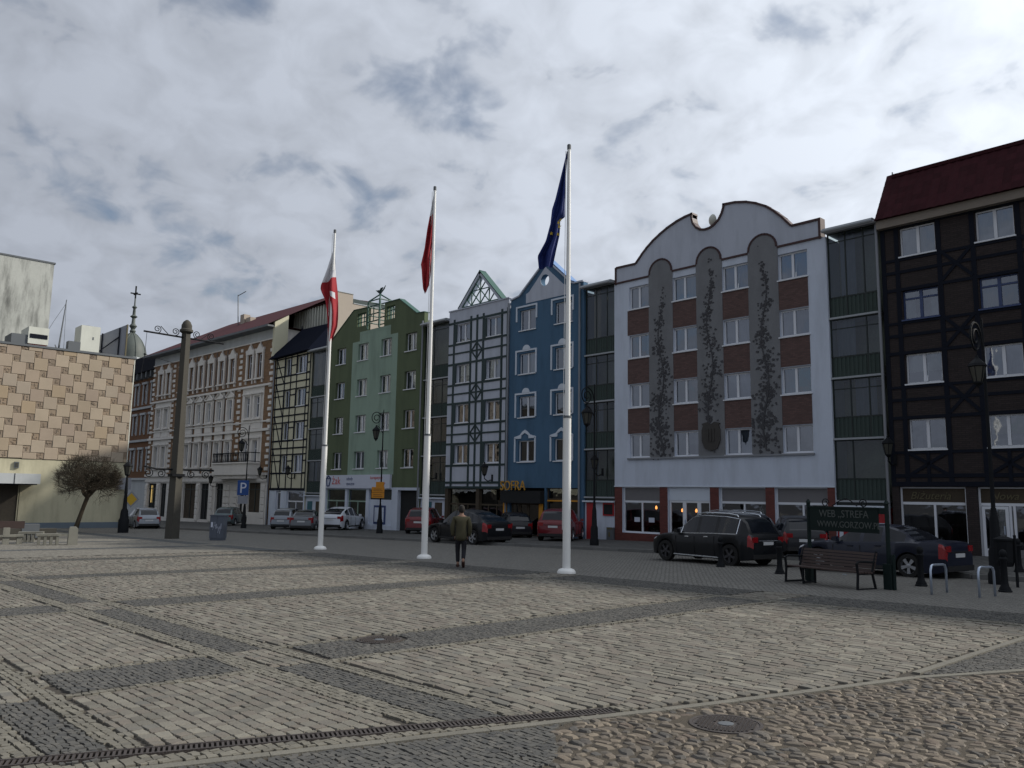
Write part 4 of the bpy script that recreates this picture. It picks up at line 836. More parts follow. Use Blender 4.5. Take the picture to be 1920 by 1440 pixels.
mb=MB(); mb.box(XW-.5,XW-.45,10.6,13.0,-1.2,1.9); dr=hp('entrance_opening',mb,K['dark'])
for k in range(5): mb=MB(); mb.box(XW-.45,XW-.40,10.8,12.75,-.6+k*.42,-.42+k*.42); hp('light_strip_blind',mb,K['ac'],dr)
mb=MB(); mb.box(XW,XW+.14,13.45,13.72,3.0,3.42); lf=hp('wall_light',mb,K['acd']); mb=MB(); mb.box(XW+.14,XW+.16,13.5,13.67,3.06,3.36); hp('lens',mb,K['lampg'],lf)
U=empty('stair_tower',(-72,16.7,0)); tag(U,'tall block of mould streaked pale plaster rising behind the clad hall','building')
mb=MB(); mb.box(-80,-72,2,16.71,-2,19.55); build('tower_wall',mb,K['upper'],U,off=(-72,16.7,0)); mb=MB(); mb.box(-80.1,-71.95,2,16.8,19.55,19.68); build('coping',mb,K['acd'],U,off=(-72,16.7,0))
def roofthing(name,label,cat,mbs):
    t=empty(name,mbs[0][3]); tag(t,label,cat)
    for n,mb,mt,lc in mbs: build(n,mb,mt,t,off=mbs[0][3])
zr=11.45
mb=MB(); mb.box(-66.4,-64.2,13.7,14.98,zr+.25,zr+1.45); m2=MB(); m2.box(-64.2,-64.17,13.8,14.9,zr+.65,zr+.95); m3=MB(); m3.box(-66.3,-64.3,12.7,13.7,zr,zr+.85); m4=MB(); m4.box(-66.3,-64.3,13.8,14.9,zr,zr+.25)
roofthing('air_handling_unit','long louvred air handling unit on the hall roof below the plaster block','roof unit',[('casing',mb,K['ac'],(-65.3,14.3,zr)),('louvre',m2,K['beamd'],0),('duct',m3,K['acd'],0),('feet',m4,K['redl'],0)])
mb=MB(); mb.box(-66.0,-64.4,17.1,18.4,zr+.15,zr+2.1); m2=MB(); m2.lathe([(.25,0),(.25,.12)],(-65.2,17.75,zr+2.1),10); m3=MB(); m3.box(-64.9,-64.3,16.3,17.1,zr,zr+.8); m4=MB(); m4.box(-64.4,-64.38,17.9,17.98,zr+1.1,zr+1.3); m4.box(-65.9,-64.5,17.2,18.3,zr,zr+.15)
roofthing('ventilation_box','tall pale metal ventilation box on the hall roof, between mast and billboard','roof unit',[('casing',mb,K['ac'],(-65.2,17.7,zr)),('vent_cap',m2,K['acd'],0),('side_box',m3,K['acd'],0),('latch_and_base',m4,K['acd'],0)])
mb=MB(); mb.v=[(-65.8,18.75,zr+.1),(-64.6,20.3,zr+.1),(-64.6,20.3,zr+2.65),(-65.8,18.75,zr+1.75),(-65.9,18.8,zr+.1),(-64.7,20.4,zr+.1),(-64.7,20.4,zr+2.65),(-65.9,18.8,zr+1.75)]; mb.f=[(0,1,2,3),(7,6,5,4),(0,4,5,1),(3,2,6,7),(0,3,7,4),(1,5,6,2)]; mb.m=[0]*6
m2=MB()
for f in (.12,.75): x=-65.8+1.2*f; y=18.75+1.55*f; m2.tube([(x+.05,y-.04,zr),(x+.05,y-.04,zr+1.8+.75*f)],.06,4)
m2.tube([(-65.3,18.4,zr+.2),(-64.9,19.9,zr+1.7)],.05,4); m3=MB(); m3.tube([(-64.58,20.32,zr+.1),(-64.58,20.32,zr+2.65)],.07,4)
roofthing('roof_billboard','back of a grey billboard braced on the hall roof in front of the dome','billboard',[('board',mb,K['panelb'],(-65.2,19.5,zr)),('frame',m2,K['beamd'],0),('edge_strip',m3,K['goldd'],0)])
mb=MB(); mb.tube([(-65,15.85,zr),(-65,16.1,zr+3.9)],[.07,.03],5); m2=MB(); m2.tube([(-65,16.08,zr+3.6),(-65,15.4,zr+2.2),(-65,15.05,zr+1.4)],.015,3); m2.tube([(-65,16.1,zr+3.7),(-65,16.2,zr)],.015,3); m2.tube([(-65,15.6,zr+.5),(-65,15.85,zr)],.04,4)
roofthing('roof_mast','thin leaning radio mast with guy wires on the hall roof','mast',[('mast_pole',mb,K['acd'],(-65,15.9,zr)),('guy_wire',m2,K['acd'],0)])

# ================================================================ GROUND
def sheet(name,xs,ys,dz,mt,keep=None,kind='structure',parent=None):
    b=MB(); 
    for a,c in zip(xs,xs[1:]):
        for d,e in zip(ys,ys[1:]):
            if keep and not keep((a+c)/2,(d+e)/2): continue
            b.face([(a,d,gz(a,d)+dz),(c,d,gz(c,d)+dz),(c,e,gz(c,e)+dz),(a,e,gz(a,e)+dz)])
    o=build(name,b,mt,parent); 
    if kind: o['kind']=kind
    return o
sheet('ground',[-1500,-100,60,1500],[-1500,-60,90,1500],-.08,K['ground'])
def poly(name,pts,dz,mt,thick=None,kind='structure'):
    b=MB(); b.face([(x,y,gz(x,y)+dz) for x,y in pts])
    if thick:
        n=len(pts)
        for k in range(n):
            (x,y),(u,v)=pts[k],pts[(k+1)%n]; b.face([(x,y,gz(x,y)+dz-thick),(u,v,gz(u,v)+dz-thick),(u,v,gz(u,v)+dz),(x,y,gz(x,y)+dz)])
    o=build(name,b,mt); 
    if kind: o['kind']=kind
    return o
# the stone-laid part of the square is a recessed bed; all round it lie sett sheets
GX0,GX1,GY0,GY1=-29.0,6.0,-3.0,15.6
square=sheet('square_paving',[GX0,GX1],[GY0,GY1],-.017,K['bed'])
sheet('road',[-100,40],[GY1,60],0,K['roadset'])
sheet('far_square_paving',[-100,GX0],[-60,GY1],0,K['farset']); sheet('side_paving',[GX1,60],[-60,GY1],0,K['farset']); sheet('near_paving',[GX0,GX1],[-60,GY0],0,K['farset'])
b=MB()
def dk(x0,x1,y0,y1): b.face([(x0,y0,gz(x0,y0)+.004),(x1,y0,gz(x1,y0)+.004),(x1,y1,gz(x1,y1)+.004),(x0,y1,gz(x0,y1)+.004)])
for y0,y1 in ((4.17,4.62),(1.65,2.0)):
    for x in (-35.5,-41.6,-47.7): dk(x,x+5.0,y0,y1)
for x in (-34,-40.2): dk(x,x+.9,4.95,14.0)
for x0,x1 in ((-60,-35),(-34,-29.0)): dk(x0,x1,14.3,15.3)
o=build('dark_paving_bands',b,settsheet('dark_sett_band',(.085,.09,.09),(.04,.04,.04),3,.3,.3)); o['kind']='structure'
KERB=[(-90,19.5),(-51.4,23.0),(-35.6,24.4),(-23.6,25.5),(-19.9,25.85),(-9.6,26.6),(-8.6,23.4),(-7.35,22.75),(26,25.0)]
poly('pavement',KERB+[(26,33.5),(-90,33.5)],.10,K['pave'],.2)
b=MB(); kpath=[]
kr=empty('kerb',(KERB[3][0],KERB[3][1],gz(*KERB[3]))); kr['kind']='structure'
ku=bevcube(K['kerb'],'k',.06)
for (x,y),(u,v) in zip(KERB,KERB[1:]):
    Ld=math.hypot(u-x,v-y); n=max(1,int(Ld/1.0)); an=math.atan2(v-y,u-x)
    for k in range(n):
        if x+(u-x)*(k+.5)/n<-75: continue
        cx=x+(u-x)*(k+.5)/n; cy=y+(v-y)*(k+.5)/n; o=link('kerb_stone',cube(K['kerb']),kr,(cx-KERB[3][0],cy-KERB[3][1],gz(cx,cy)+.05-gz(*KERB[3]))); o.rotation_euler=(0,-math.asin(max(-1,min(1,(gz(u,v)-gz(x,y))/Ld))) if True else 0,an); o.scale=(Ld/n-.012,.16,.14)
# ---- stone classification
SP=[(-6.6,-1.2),(-5.92,.6),(-5.42,2.17),(-4.68,4.43),(-4.15,6.09),(-3.38,8.85),(-2.8,10.0),(-1.7,13),(-.3,17)]
spx=np.array([p[0] for p in SP]); spy=np.array([p[1] for p in SP])
def xs_(y): return np.interp(y,spy,spx)
DR0=(-6.75,-.05); DR1=(-4.52,5.40)
def cls(x,y):
    x=np.asarray(x,float); y=np.asarray(y,float); c=np.full(x.shape,0)      # 0 pale field
    s=xs_(y)
    def rng(a,lo,hi): return (a>lo)&(a<hi)
    ybx=[(-9.0,-8.0),(-15.1,-14.05),(-21.3,-20.4),(-27.5,-26.6)]
    ing=np.zeros(x.shape,bool); inb=np.zeros(x.shape,bool)
    for a,d in ybx: ing|=rng(x,a,d); inb|=rng(x,a-.14,a)|rng(x,d,d+.14)
    xby=[(4.17,4.62),(1.65,2.0),(14.2,15.6)]
    inx=np.zeros(x.shape,bool); inxb=np.zeros(x.shape,bool)
    for a,d in xby: inx|=rng(y,a,d); inxb|=rng(y,a-.26,a)|rng(y,d,d+.20)
    crossb=np.zeros(x.shape,bool)
    for a,d in ybx: crossb|=rng(x,a-.05,d+.05)
    yx=np.zeros(x.shape,bool)
    for a,d in xby: yx|=rng(y,a-.28,d+.28)
    c[inb&~inx]=2; c[inxb]=2
    c[ing&~yx]=1; c[inx&~crossb]=1; c[inx&crossb]=0
    # right wedge, straight edging at x=-3.5
    c[(x>-3.47)&(y>8.6)]=1; c[rng(x,-3.56,-3.44)&(y>8.8)]=5
    right=x>s+.06
    c[(x>s-.30)&(x<=s-.06)&(y<5.6)]=2
    c[np.abs(x-s)<=.07]=5
    c[right]=3
    dm=right&(y<4.9)&(x<-4.44+(4.9-y)*.52+.12*np.sin(y*5)); c[dm]=1
    # drain and covers
    t=((x-DR0[0])*(DR1[0]-DR0[0])+(y-DR0[1])*(DR1[1]-DR0[1]))/((DR1[0]-DR0[0])**2+(DR1[1]-DR0[1])**2)
    d=np.hypot(x-DR0[0]-t*(DR1[0]-DR0[0]),y-DR0[1]-t*(DR1[1]-DR0[1])); c[(d<.085)&(t<=1.01)]=5
    c[np.hypot(x+8.80,y-6.03)<.34]=5; c[np.hypot(x+3.68,y-5.76)<.33]=5
    c[(x<GX0+.02)|(x>GX1)|(y<GY0)|(y>GY1)]=9
    return c
YAW=.8190766
def inview(x,y,m=.75):
    f=-x*math.sin(YAW)+y*math.cos(YAW); r=x*math.cos(YAW)+y*math.sin(YAW)
    return (f>1.6)&(np.abs(r)<f*m+2.2)
rs=np.random.RandomState(11)
def ringvar(n,levels,jit,seed,sq=True):
    """stone variant: rings given by (inset,z) levels, returns verts (unit footprint, top z=0, bottom -1) and faces"""
    r=np.random.RandomState(seed); base=[]
    for k in range(n):
        if sq:
            if n==4: p=[(-.5,-.5),(.5,-.5),(.5,.5),(-.5,.5)][k]
            else: q=.12; p=[(-.5+q,-.5),(.5-q,-.5),(.5,-.5+q),(.5,.5-q),(.5-q,.5),(-.5+q,.5),(-.5,.5-q),(-.5,-.5+q)][k]
        else: a=2*PI*k/n; e=.5; p=(e*math.copysign(abs(math.cos(a))**.8,math.cos(a)),e*math.copysign(abs(math.sin(a))**.8,math.sin(a)))
        base.append((p[0]+r.uniform(-jit,jit),p[1]+r.uniform(-jit,jit)))
    V=[];F=[]
    tz=r.uniform(-.10,.10,2)
    for (ins,z) in levels:
        for (x,y) in base: V.append((x*(1-ins),y*(1-ins),z+(tz[0]*x+tz[1]*y if z>-.9 else 0)+(r.uniform(-.05,.05) if z>-.9 else 0)))
    for i in range(len(levels)-1):
        for k in range(n): j=(k+1)%n; F.append((i*n+k,i*n+j,(i+1)*n+j,(i+1)*n+k))
    F.append(tuple((len(levels)-1)*n+k for k in range(n)))
    return np.array(V),F
def cobvar(seed):
    V,F=ringvar(7,[(0,-1),(.0,-.36),(.26,-.06)],.10,seed,False); F=F[:-1]; n=7; c=len(V); V=np.vstack([V,[.05,-.04,.03]]); 
    for k in range(n): F.append((2*n+k,2*n+(k+1)%n,c))
    return V,F
VA={'sett':[ringvar(8,[(0,-1),(.0,-.22),(.055,0)],.045,s) for s in range(8)],'small':[ringvar(4,[(.0,-1),(.06,0)],.07,s+30) for s in range(6)],'cob':[cobvar(s+60) for s in range(8)]}
def pack(xlo,xhi,ylo,yhi,Lr,Wd,kind,jit=0):
    out=[]; y=ylo
    while y<yhi:
        w=rs.uniform(*Wd); x=xlo+rs.uniform(0,.3)
        n=int((xhi-xlo)/Lr[0])+2; Ls=rs.uniform(Lr[0],Lr[1],n); xe=x+np.cumsum(Ls); xc=xe-Ls/2
        yy=np.full(n,y+w/2)+.006*np.sin(xc*1.3+y*2)+rs.uniform(-jit,jit,n)
        yy=yy+.014*np.sin(xc*.55+2.1)+.010*np.sin(xc*2.9+y); out.append(np.stack([xc,yy,Ls,np.full(n,w)*rs.uniform(.90,1.05,n)],1)); y+=w
    A=np.vstack(out); ok=inview(A[:,0],A[:,1]); A=A[ok]; c=cls(A[:,0],A[:,1]); return A[c==kind]
def clip(A,kind):
    for s in (-1,1):
        e=cls(A[:,0]+s*A[:,2]*.46,A[:,1])!=kind
        A[e,0]-=s*A[e,2]*.22; A[e,2]*=.5
    for s in (-1,1):
        e=cls(A[:,0],A[:,1]+s*A[:,3]*.46)!=kind
        A[e,1]-=s*A[e,3]*.2; A[e,3]*=.58
    return A
def lay(name,A,variants,mt,gap,hgt,zj,rotj,nind,indname,smooth=False,far=None,farvar=None):
    n=len(A); z=gz0(A[:,0],A[:,1])+rs.uniform(-zj,zj,n)+.002; rot=rs.normal(0,rotj,n); vi=rs.randint(0,len(variants),n); fl=rs.randint(0,2,n)*PI
    d=np.hypot(A[:,0],A[:,1]); size=(A[:,2]*A[:,3])/d**2.6
    f=-A[:,0]*math.sin(YAW)+A[:,1]*math.cos(YAW); r=A[:,0]*math.cos(YAW)+A[:,1]*math.sin(YAW)
    # projected row under the frame's lower edge is out of sight
    vis=(np.abs(r)<f*.63)&(f>3.05); size=np.where(vis,size,0)
    order=np.argsort(-size); ind=set(order[:nind].tolist())
    ms=[]
    for V,F in variants:
        me=bpy.data.meshes.new(indname); me.from_pydata(V.tolist(),[],F); me.materials.append(mt)
        if smooth: me.polygons.foreach_set('use_smooth',[True]*len(F))
        me.update(); ms.append(me)
    tx,ty=0,0
    for k in ind:
        o=link(indname,ms[vi[k]],square,(A[k,0],A[k,1],z[k])); o.scale=(max(.02,A[k,2]-gap),max(.02,A[k,3]-gap),hgt); o.rotation_euler=(tx,ty,rot[k]+fl[k])
    rest=np.array([k for k in range(n) if k not in ind]); 
    if len(rest)==0: return
    AV=[];FL=[];FT=[];base=0
    groups=[]
    if far: 
        nr=rest[d[rest]<far]; fr=rest[d[rest]>=far]; groups=[(nr,variants),(fr,farvar)]
    else: groups=[(rest,variants)]
    for idx,vs in groups:
        for q,(V,F) in enumerate(vs):
            ids=idx[vi[idx]%len(vs)==q]
            if len(ids)==0: continue
            sx=(A[ids,2]-gap)[:,None]; sy=(A[ids,3]-gap)[:,None]; c=np.cos(rot[ids]+fl[ids])[:,None]; s=np.sin(rot[ids]+fl[ids])[:,None]
            X=V[None,:,0]*sx; Y=V[None,:,1]*sy; P=np.empty((len(ids),len(V),3)); P[:,:,0]=X*c-Y*s+A[ids,0][:,None]; P[:,:,1]=X*s+Y*c+A[ids,1][:,None]; P[:,:,2]=V[None,:,2]*hgt+z[ids][:,None]
            AV.append(P.reshape(-1,3)); fl_=np.concatenate([np.array(f) for f in F]); lens=np.array([len(f) for f in F])
            FL.append((fl_[None,:]+(np.arange(len(ids))*len(V))[:,None]+base).ravel()); FT.append(np.tile(lens,len(ids))); base+=len(ids)*len(V)
    co_=np.vstack(AV).astype('f'); lv=np.concatenate(FL).astype('i'); tot=np.concatenate(FT).astype('i'); st=np.concatenate([[0],np.cumsum(tot)[:-1]]).astype('i')
    me=bpy.data.meshes.new(name); me.vertices.add(len(co_)); me.vertices.foreach_set('co',co_.ravel()); me.loops.add(len(lv)); me.loops.foreach_set('vertex_index',lv); me.polygons.add(len(tot)); me.polygons.foreach_set('loop_start',st); me.polygons.foreach_set('loop_total',tot)
    me.polygons.foreach_set('use_smooth',np.full(len(tot),bool(smooth)))
    me.materials.append(mt); me.update(calc_edges=True); me.validate()
    o=link(name,me,square); o['kind']='stuff'
def gz0(x,y): return .015*x-.006*y
# pale setts: long ones right of the first band, squarer ones on the left
P1=pack(GX0,-2,-1.5,GY1,(.13,.29),(.105,.155),0,.008); P1=P1[(P1[:,1]>4.6)]
P2=pack(GX0,-2,-1.5,4.6,(.085,.16),(.09,.125),0,.003)
lay('sett_field',clip(P1,0),VA['sett'],K['sett'],.014,.038,.0036,.06,180,'sett',far=13,farvar=VA['small'])
lay('small_sett_field',clip(P2,0),VA['sett'],K['sett'],.009,.038,.0022,.05,120,'sett',far=13,farvar=VA['small'])
D=clip(pack(GX0,3,-1.5,GY1,(.045,.085),(.042,.062),1,.009),1); lay('dark_mosaic_field',D,VA['small'],K['settd'],.005,.034,.002,.20,300,'basalt_sett')
Bd=clip(pack(GX0,-2,-1.5,GY1,(.055,.09),(.055,.075),2,.008),2); lay('border_mosaic_field',Bd,VA['small'],K['settb'],.005,.034,.002,.14,300,'border_sett')
C_=pack(-7,GX1,1.5,GY1,(.08,.18),(.062,.10),3,.024); C_[:,2]*=rs.uniform(.8,1.1,len(C_)); C_[:,3]*=rs.uniform(.9,1.28,len(C_))
lay('cobble_field',C_,VA['cob'],K['cobble'],.004,.045,.007,.34,300,'cobblestone',smooth=False)
b=MB(); ys=[float(v) for v in np.arange(-1.2,15.6,.6)]
for y,v in zip(ys,ys[1:]):
    a,c=float(xs_(y)),float(xs_(v)); b.face([(a,y,gz(a,y)-.011),(GX1,y,gz(GX1,y)-.011),(GX1,v,gz(GX1,v)-.011),(c,v,gz(c,v)-.011)])
o=build('cobble_joint_sand',b,K['sand'],square)
# edging strips of slabs
def edging(path,w,ln):
    for (x,y),(u,v) in zip(path,path[1:]):
        Ld=math.hypot(u-x,v-y); n=max(1,round(Ld/ln)); an=math.atan2(v-y,u-x)
        for k in range(n):
            cx=x+(u-x)*(k+.5)/n; cy=y+(v-y)*(k+.5)/n
            o=link('edging_slab',cube(K['edge']),square,(cx,cy,gz(cx,cy)-.02)); o.scale=(Ld/n-.006,w,.05); o.rotation_euler=(0,-math.atan((gz(u,v)-gz(x,y))/Ld),an)
sm=[(float(xs_(y)),float(y)) for y in np.arange(-1.0,15.5,.75)]
edging(sm,.085,.75); edging([(-3.5,9.0),(-3.5,15.5)],.08,.8)
# channel drain
t=empty('channel_drain',((DR0[0]+DR1[0])/2,(DR0[1]+DR1[1])/2,gz(-5.6,2.7)),math.atan2(DR1[1]-DR0[1],DR1[0]-DR0[0])); tag(t,'slotted cast iron channel drain along the pale edging strip','drain')
Ld=math.hypot(DR1[0]-DR0[0],DR1[1]-DR0[1]); mb=MB(); mb.box(-Ld/2,Ld/2,-.075,-.058,-.03,.006); mb.box(-Ld/2,Ld/2,.058,.075,-.03,.006); build('drain_frame',mb,K['cast'],t)
mb=MB(); n=int(Ld/.034)
for k in range(n): x=-Ld/2+.02+k*.034; mb.box(x,x+.017,-.056,.056,-.02,.003)
o=build('grate_bars',mb,K['cast'],t); o['kind']='stuff'
mb=MB(); mb.box(-Ld/2,Ld/2,-.058,.058,-.033,-.028); build('channel_floor',mb,K['dark'],t)
# manhole covers
def cover(x,y,label):
    t=empty('manhole_cover',(x,y,gz(x,y)-.006)); t.rotation_euler=(math.atan(-.006),-math.atan(.015),.4); tag(t,label,'manhole cover')
    mb=MB(); mb.lathe([(.28,-.03),(.28,.004),(.255,.004),(.255,-.004)],(0,0,0),40); build('cover_frame',mb,K['cast'],t)
    mb=MB(); mb.lathe([(.253,-.02),(.253,.000)],(0,0,0),40); build('cover_plate',mb,K['cast'],t)
    mb=MB()
    for i in range(-9,10):
        for j in range(-9,10):
            u,v=i*.030,j*.030
            if .09<math.hypot(u,v)<.235: mb.box(u-.009,u+.009,v-.009,v+.009,-.001,.008)
    build('grip_studs',mb,K['cast'],t)
    mb=MB(); mb.lathe([(.06,-.001),(.06,.005),(.04,.007)],(0,0,0),20); build('centre_boss',mb,K['acd'],t)
cover(-8.80,6.03,'round cast iron manhole cover set in the dark band between the pale sett fields'); cover(-3.68,5.76,'round cast iron manhole cover lying among the rounded cobblestones')

# ================================================================ OBJECTS
def at(x,y,dz=0): return (x,y,gz(x,y)+dz)
# ---------------- flagpoles and flags
POLES=[(-28.65,16.73,12.86,'furthest white flagpole, flying the short white and red flag'),(-21.77,16.55,12.66,'middle white flagpole, with a red flag wrapped close to it'),(-14.68,15.74,11.58,'nearest and tallest looking white flagpole, flying the blue flag')]
for x,y,h,lb in POLES:
    t=empty('flagpole',at(x,y)); tag(t,lb,'flagpole',group='three white flagpoles on the square')
    mb=MB(); mb.lathe([(.105,.05),(.10,4.0),(.075,4.02),(.045,h-.15)],(0,0,0),14); build('pole',mb,K['pole'],t,smooth=50)
    mb=MB(); mb.lathe([(.24,0),(.24,.045),(.20,.10),(.12,.13)],(0,0,0),18); build('base_flange',mb,K['pole'],t,smooth=50)
    mb=MB(); mb.lathe([(.055,h-.15),(.055,h-.02),(.035,h)],(0,0,0),10); build('pole_cap',mb,K['acd'],t)
    mb=MB(); mb.lathe([(.112,4.0),(.112,4.06)],(0,0,0),14); build('joint_ring',mb,K['acd'],t)
    mb=MB(); mb.tube([(-.07,-.09,1.1),(-.055,-.07,h-.2)],.008,4); build('halyard',mb,K['pole'],t)
LV=Vector((-CR.x,-CR.y,0)).normalized(); DV=Vector((-LV.y,LV.x,0))
def flag(px,py,zt,label,rowsL,rowsR,bands,zs_,extra=None):
    """rows: (offset from the pole to the left in m, height) down the two edges of the hanging cloth; bands: list of (t0,t1,mat)"""
    t=empty('flag',(px,py,zt)); tag(t,label,'flag',group='flags on the three poles')
    def samp(rows,s):
        f=s*(len(rows)-1); i=min(int(f),len(rows)-2); u=f-i; return (rows[i][0]*(1-u)+rows[i+1][0]*u, rows[i][1]*(1-u)+rows[i+1][1]*u)
    nu,nv=14,40
    def P(i,j):
        s=j/nv; u=i/nu; l=samp(rowsL,s); r=samp(rowsR,s); o=l[0]*(1-u)+r[0]*u; z=(l[1]*(1-u)+r[1]*u)*zs_
        wd=abs(l[0]-r[0]); dp=(.05+.12*wd)*math.sin(u*PI*3.2+s*2.2)*min(1,s*3+.15)+.025*math.sin(s*11+u*5)+.012*math.sin(u*17+s*23)
        return LV*o+DV*dp+Vector((0,0,z))
    for name,fn,mt in bands:
        mb=MB(); idx={}
        def vid(i,j):
            if (i,j) not in idx: idx[(i,j)]=len(mb.v); mb.v.append(tuple(P(i,j)))
            return idx[(i,j)]
        for j in range(nv):
            for i in range(nu):
                if fn((i+.5)/nu,(j+.5)/nv): mb.f.append((vid(i,j),vid(i+1,j),vid(i+1,j+1),vid(i,j+1))); mb.m.append(0)
        if mb.f: build(name,mb,mt,t,smooth=180)
    if extra: extra(t,P,nu,nv)
# offsets measured from the pole axis (m, + = towards the camera's left) and height below the pole top
flag(-28.65,16.73,12.33,'white over red flag hanging from the furthest flagpole',
     [(.03,-1.55),(.22,-2.9),(.45,-4.2),(.46,-4.5),(.40,-4.75),(.22,-5.4),(.12,-6.6),(.06,-8.2)],[(-.03,-1.55),(-.08,-2.6),(-.12,-3.6),(-.20,-4.6),(-.24,-5.6),(-.28,-6.6),(-.26,-7.3),(-.06,-8.4)],
     [('white_band',lambda u,v: v<.28 or (u>.6 and .45<v<.52 and u<.85),K['flagw']),('red_band',lambda u,v: not(v<.28 or (u>.6 and .45<v<.52 and u<.85)),K['flagr'])],.56)
flag(-21.77,16.55,12.23,'red flag with a white stripe wrapped close to the middle flagpole',
     [(.04,-.6),(.14,-1.9),(.22,-2.9),(.29,-4.2),(.40,-5.3),(.36,-5.7),(.34,-6.2),(.30,-6.9),(.24,-7.2)],[(.02,-.5),(.02,-1.6),(.02,-2.6),(.02,-3.6),(.04,-4.5),(.05,-5.2),(.07,-6.0),(.10,-6.6),(.20,-7.1)],
     [('white_band',lambda u,v: v<.14,K['flagw']),('red_band',lambda u,v: not(v<.14),K['flagr'])],.53)
def stars(t,P,nu,nv):
    for (u,v,s) in [(.90,.56,.07),(.88,.63,.08),(.80,.60,.06),(.30,.66,.06),(.85,.70,.06)]:
        p=P(u*nu,v*nv); mb=MB(); pts=[]
        for k in range(10): r=s if k%2==0 else s*.42; a=PI/2+k*PI/5; pts.append(p-DV*.0+LV*r*math.cos(a)+Vector((0,0,r*math.sin(a)))-Vector((CF.x,CF.y,0))*.06)
        mb.face(pts); build('star',mb,K['star'],t)
flag(-14.68,15.74,11.25,'dark blue flag with a few yellow stars hanging from the nearest flagpole',
     [(.06,-.35),(.20,-1.5),(.37,-2.9),(.46,-3.45),(.50,-4.2),(.62,-5.1),(.84,-5.9),(.80,-6.5)],[(.03,-.35),(.08,-1.6),(.10,-3.0),(.10,-3.75),(.22,-3.9),(.24,-4.7),(.32,-5.4),(.42,-6.35)],
     [('cloth',lambda u,v: True,K['flagb'])],.545,stars)
# ---------------- concrete tram column with iron arms
X,Y=-41.7,16.0
t=empty('concrete_column',at(X,Y),R(24)); tag(t,'old tapering concrete column with ornate iron cross arms, left of the flagpoles','column')
mb=MB(); h=10.4; 
mb.lathe([(.34,0),(.29,3.5),(.24,7),(.215,h)],(0,0,0),4); o=build('shaft',mb,K['concp'],t); o.rotation_euler=(0,0,PI/4)
mb=MB(); mb.lathe([(.25,0),(.33,.06),(.33,.16),(.26,.22),(.26,.40),(.18,.58),(.07,.68),(.01,.70)],(0,0,h),14); build('domed_cap',mb,K['concp'],t,smooth=True)
def scroll(mb,x,y,z,r,sg,turns=1.6,th=.022,ax='y'):
    pts=[]
    for k in range(26):
        a=k/25*turns*2*PI; rr=r*(1-k/25*.8); u=rr*math.sin(a)*sg; w=r-rr*math.cos(a); pts.append((x,y+u,z+w) if ax=='y' else (x+u,y,z+w))
    mb.tube(pts,th,5)
mb=MB(); zA=10.15-.0; mb.tube([(0,-2.1,zA+.05),(0,0,zA),(0,2.0,zA-.03)],.05,6)
for y,s_ in ((-1.45,1),(-.55,1),(.55,-1),(1.3,-1)): scroll(mb,0,y,zA+.05,.20,s_)
mb.tube([(0,-1.3,zA+.42),(0,-.9,zA+.05)],.02,4); mb.tube([(0,1.2,zA+.4),(0,.8,zA+.05)],.02,4)
build('upper_arm',mb,K['black'],t).rotation_euler=(0,0,-R(24))
mb=MB(); mb.tube([(0,-1.95,zA),(0,-1.97,zA-1.1),(0,-2.1,zA-2.3)],.012,4); mb.tube([(0,-1.97,zA-1.1),(0,-.7,zA-1.35),(0,-.3,zA-1.4)],.012,4); mb.lathe([(.01,-.07),(.07,0),(.01,.07)],(0,-1.97,zA-1.1),8); build('cable',mb,K['black'],t).rotation_euler=(0,0,-R(24))
mb=MB(); zA=3.42; mb.tube([(0,-1.6,zA+.12),(0,-1.0,zA),(0,0,zA),(0,1.0,zA),(0,1.9,zA)],.05,6)
for y,s_ in ((-1.35,1),(-.75,1),(.75,-1),(1.5,-1)): 
    pts=[]
    for k in range(26): a=k/25*1.6*2*PI; rr=.22*(1-k/25*.8); pts.append((0,y+rr*math.sin(a)*s_,zA-.22+rr*math.cos(a)))
    mb.tube(pts,.024,5)
mb.box(-.31,.31,-.31,.31,zA-.35,zA-.22); build('lower_arm',mb,K['black'],t).rotation_euler=(0,0,-R(24))
# ---------------- lanterns
def lantern_mb(s=1.0,hang=True):
    ir=MB(); gl=MB(); n=6
    ir.lathe([(.03*s,0),(.05*s,-.08*s),(.10*s,-.14*s),(.23*s,-.26*s),(.27*s,-.34*s),(.24*s,-.36*s)],(0,0,0),n)
    for k in range(n):
        a=2*PI*k/n; ir.tube([(.23*s*math.cos(a),.23*s*math.sin(a),-.34*s),(.13*s*math.cos(a),.13*s*math.sin(a),-.80*s)],.014*s,4)
    ir.lathe([(.14*s,-.80*s),(.14*s,-.84*s),(.05*s,-.92*s),(.02*s,-.98*s)],(0,0,0),n)
    gl.lathe([(.22*s,-.36*s),(.125*s,-.80*s)],(0,0,0),n)
    return ir,gl
def add_lantern(t,loc,s=1.0,flip=False):
    ir,gl=lantern_mb(s); o=build('lantern',ir,K['black'],t,loc); g=build('lamp_glass',gl,K['lampg'],o); return o
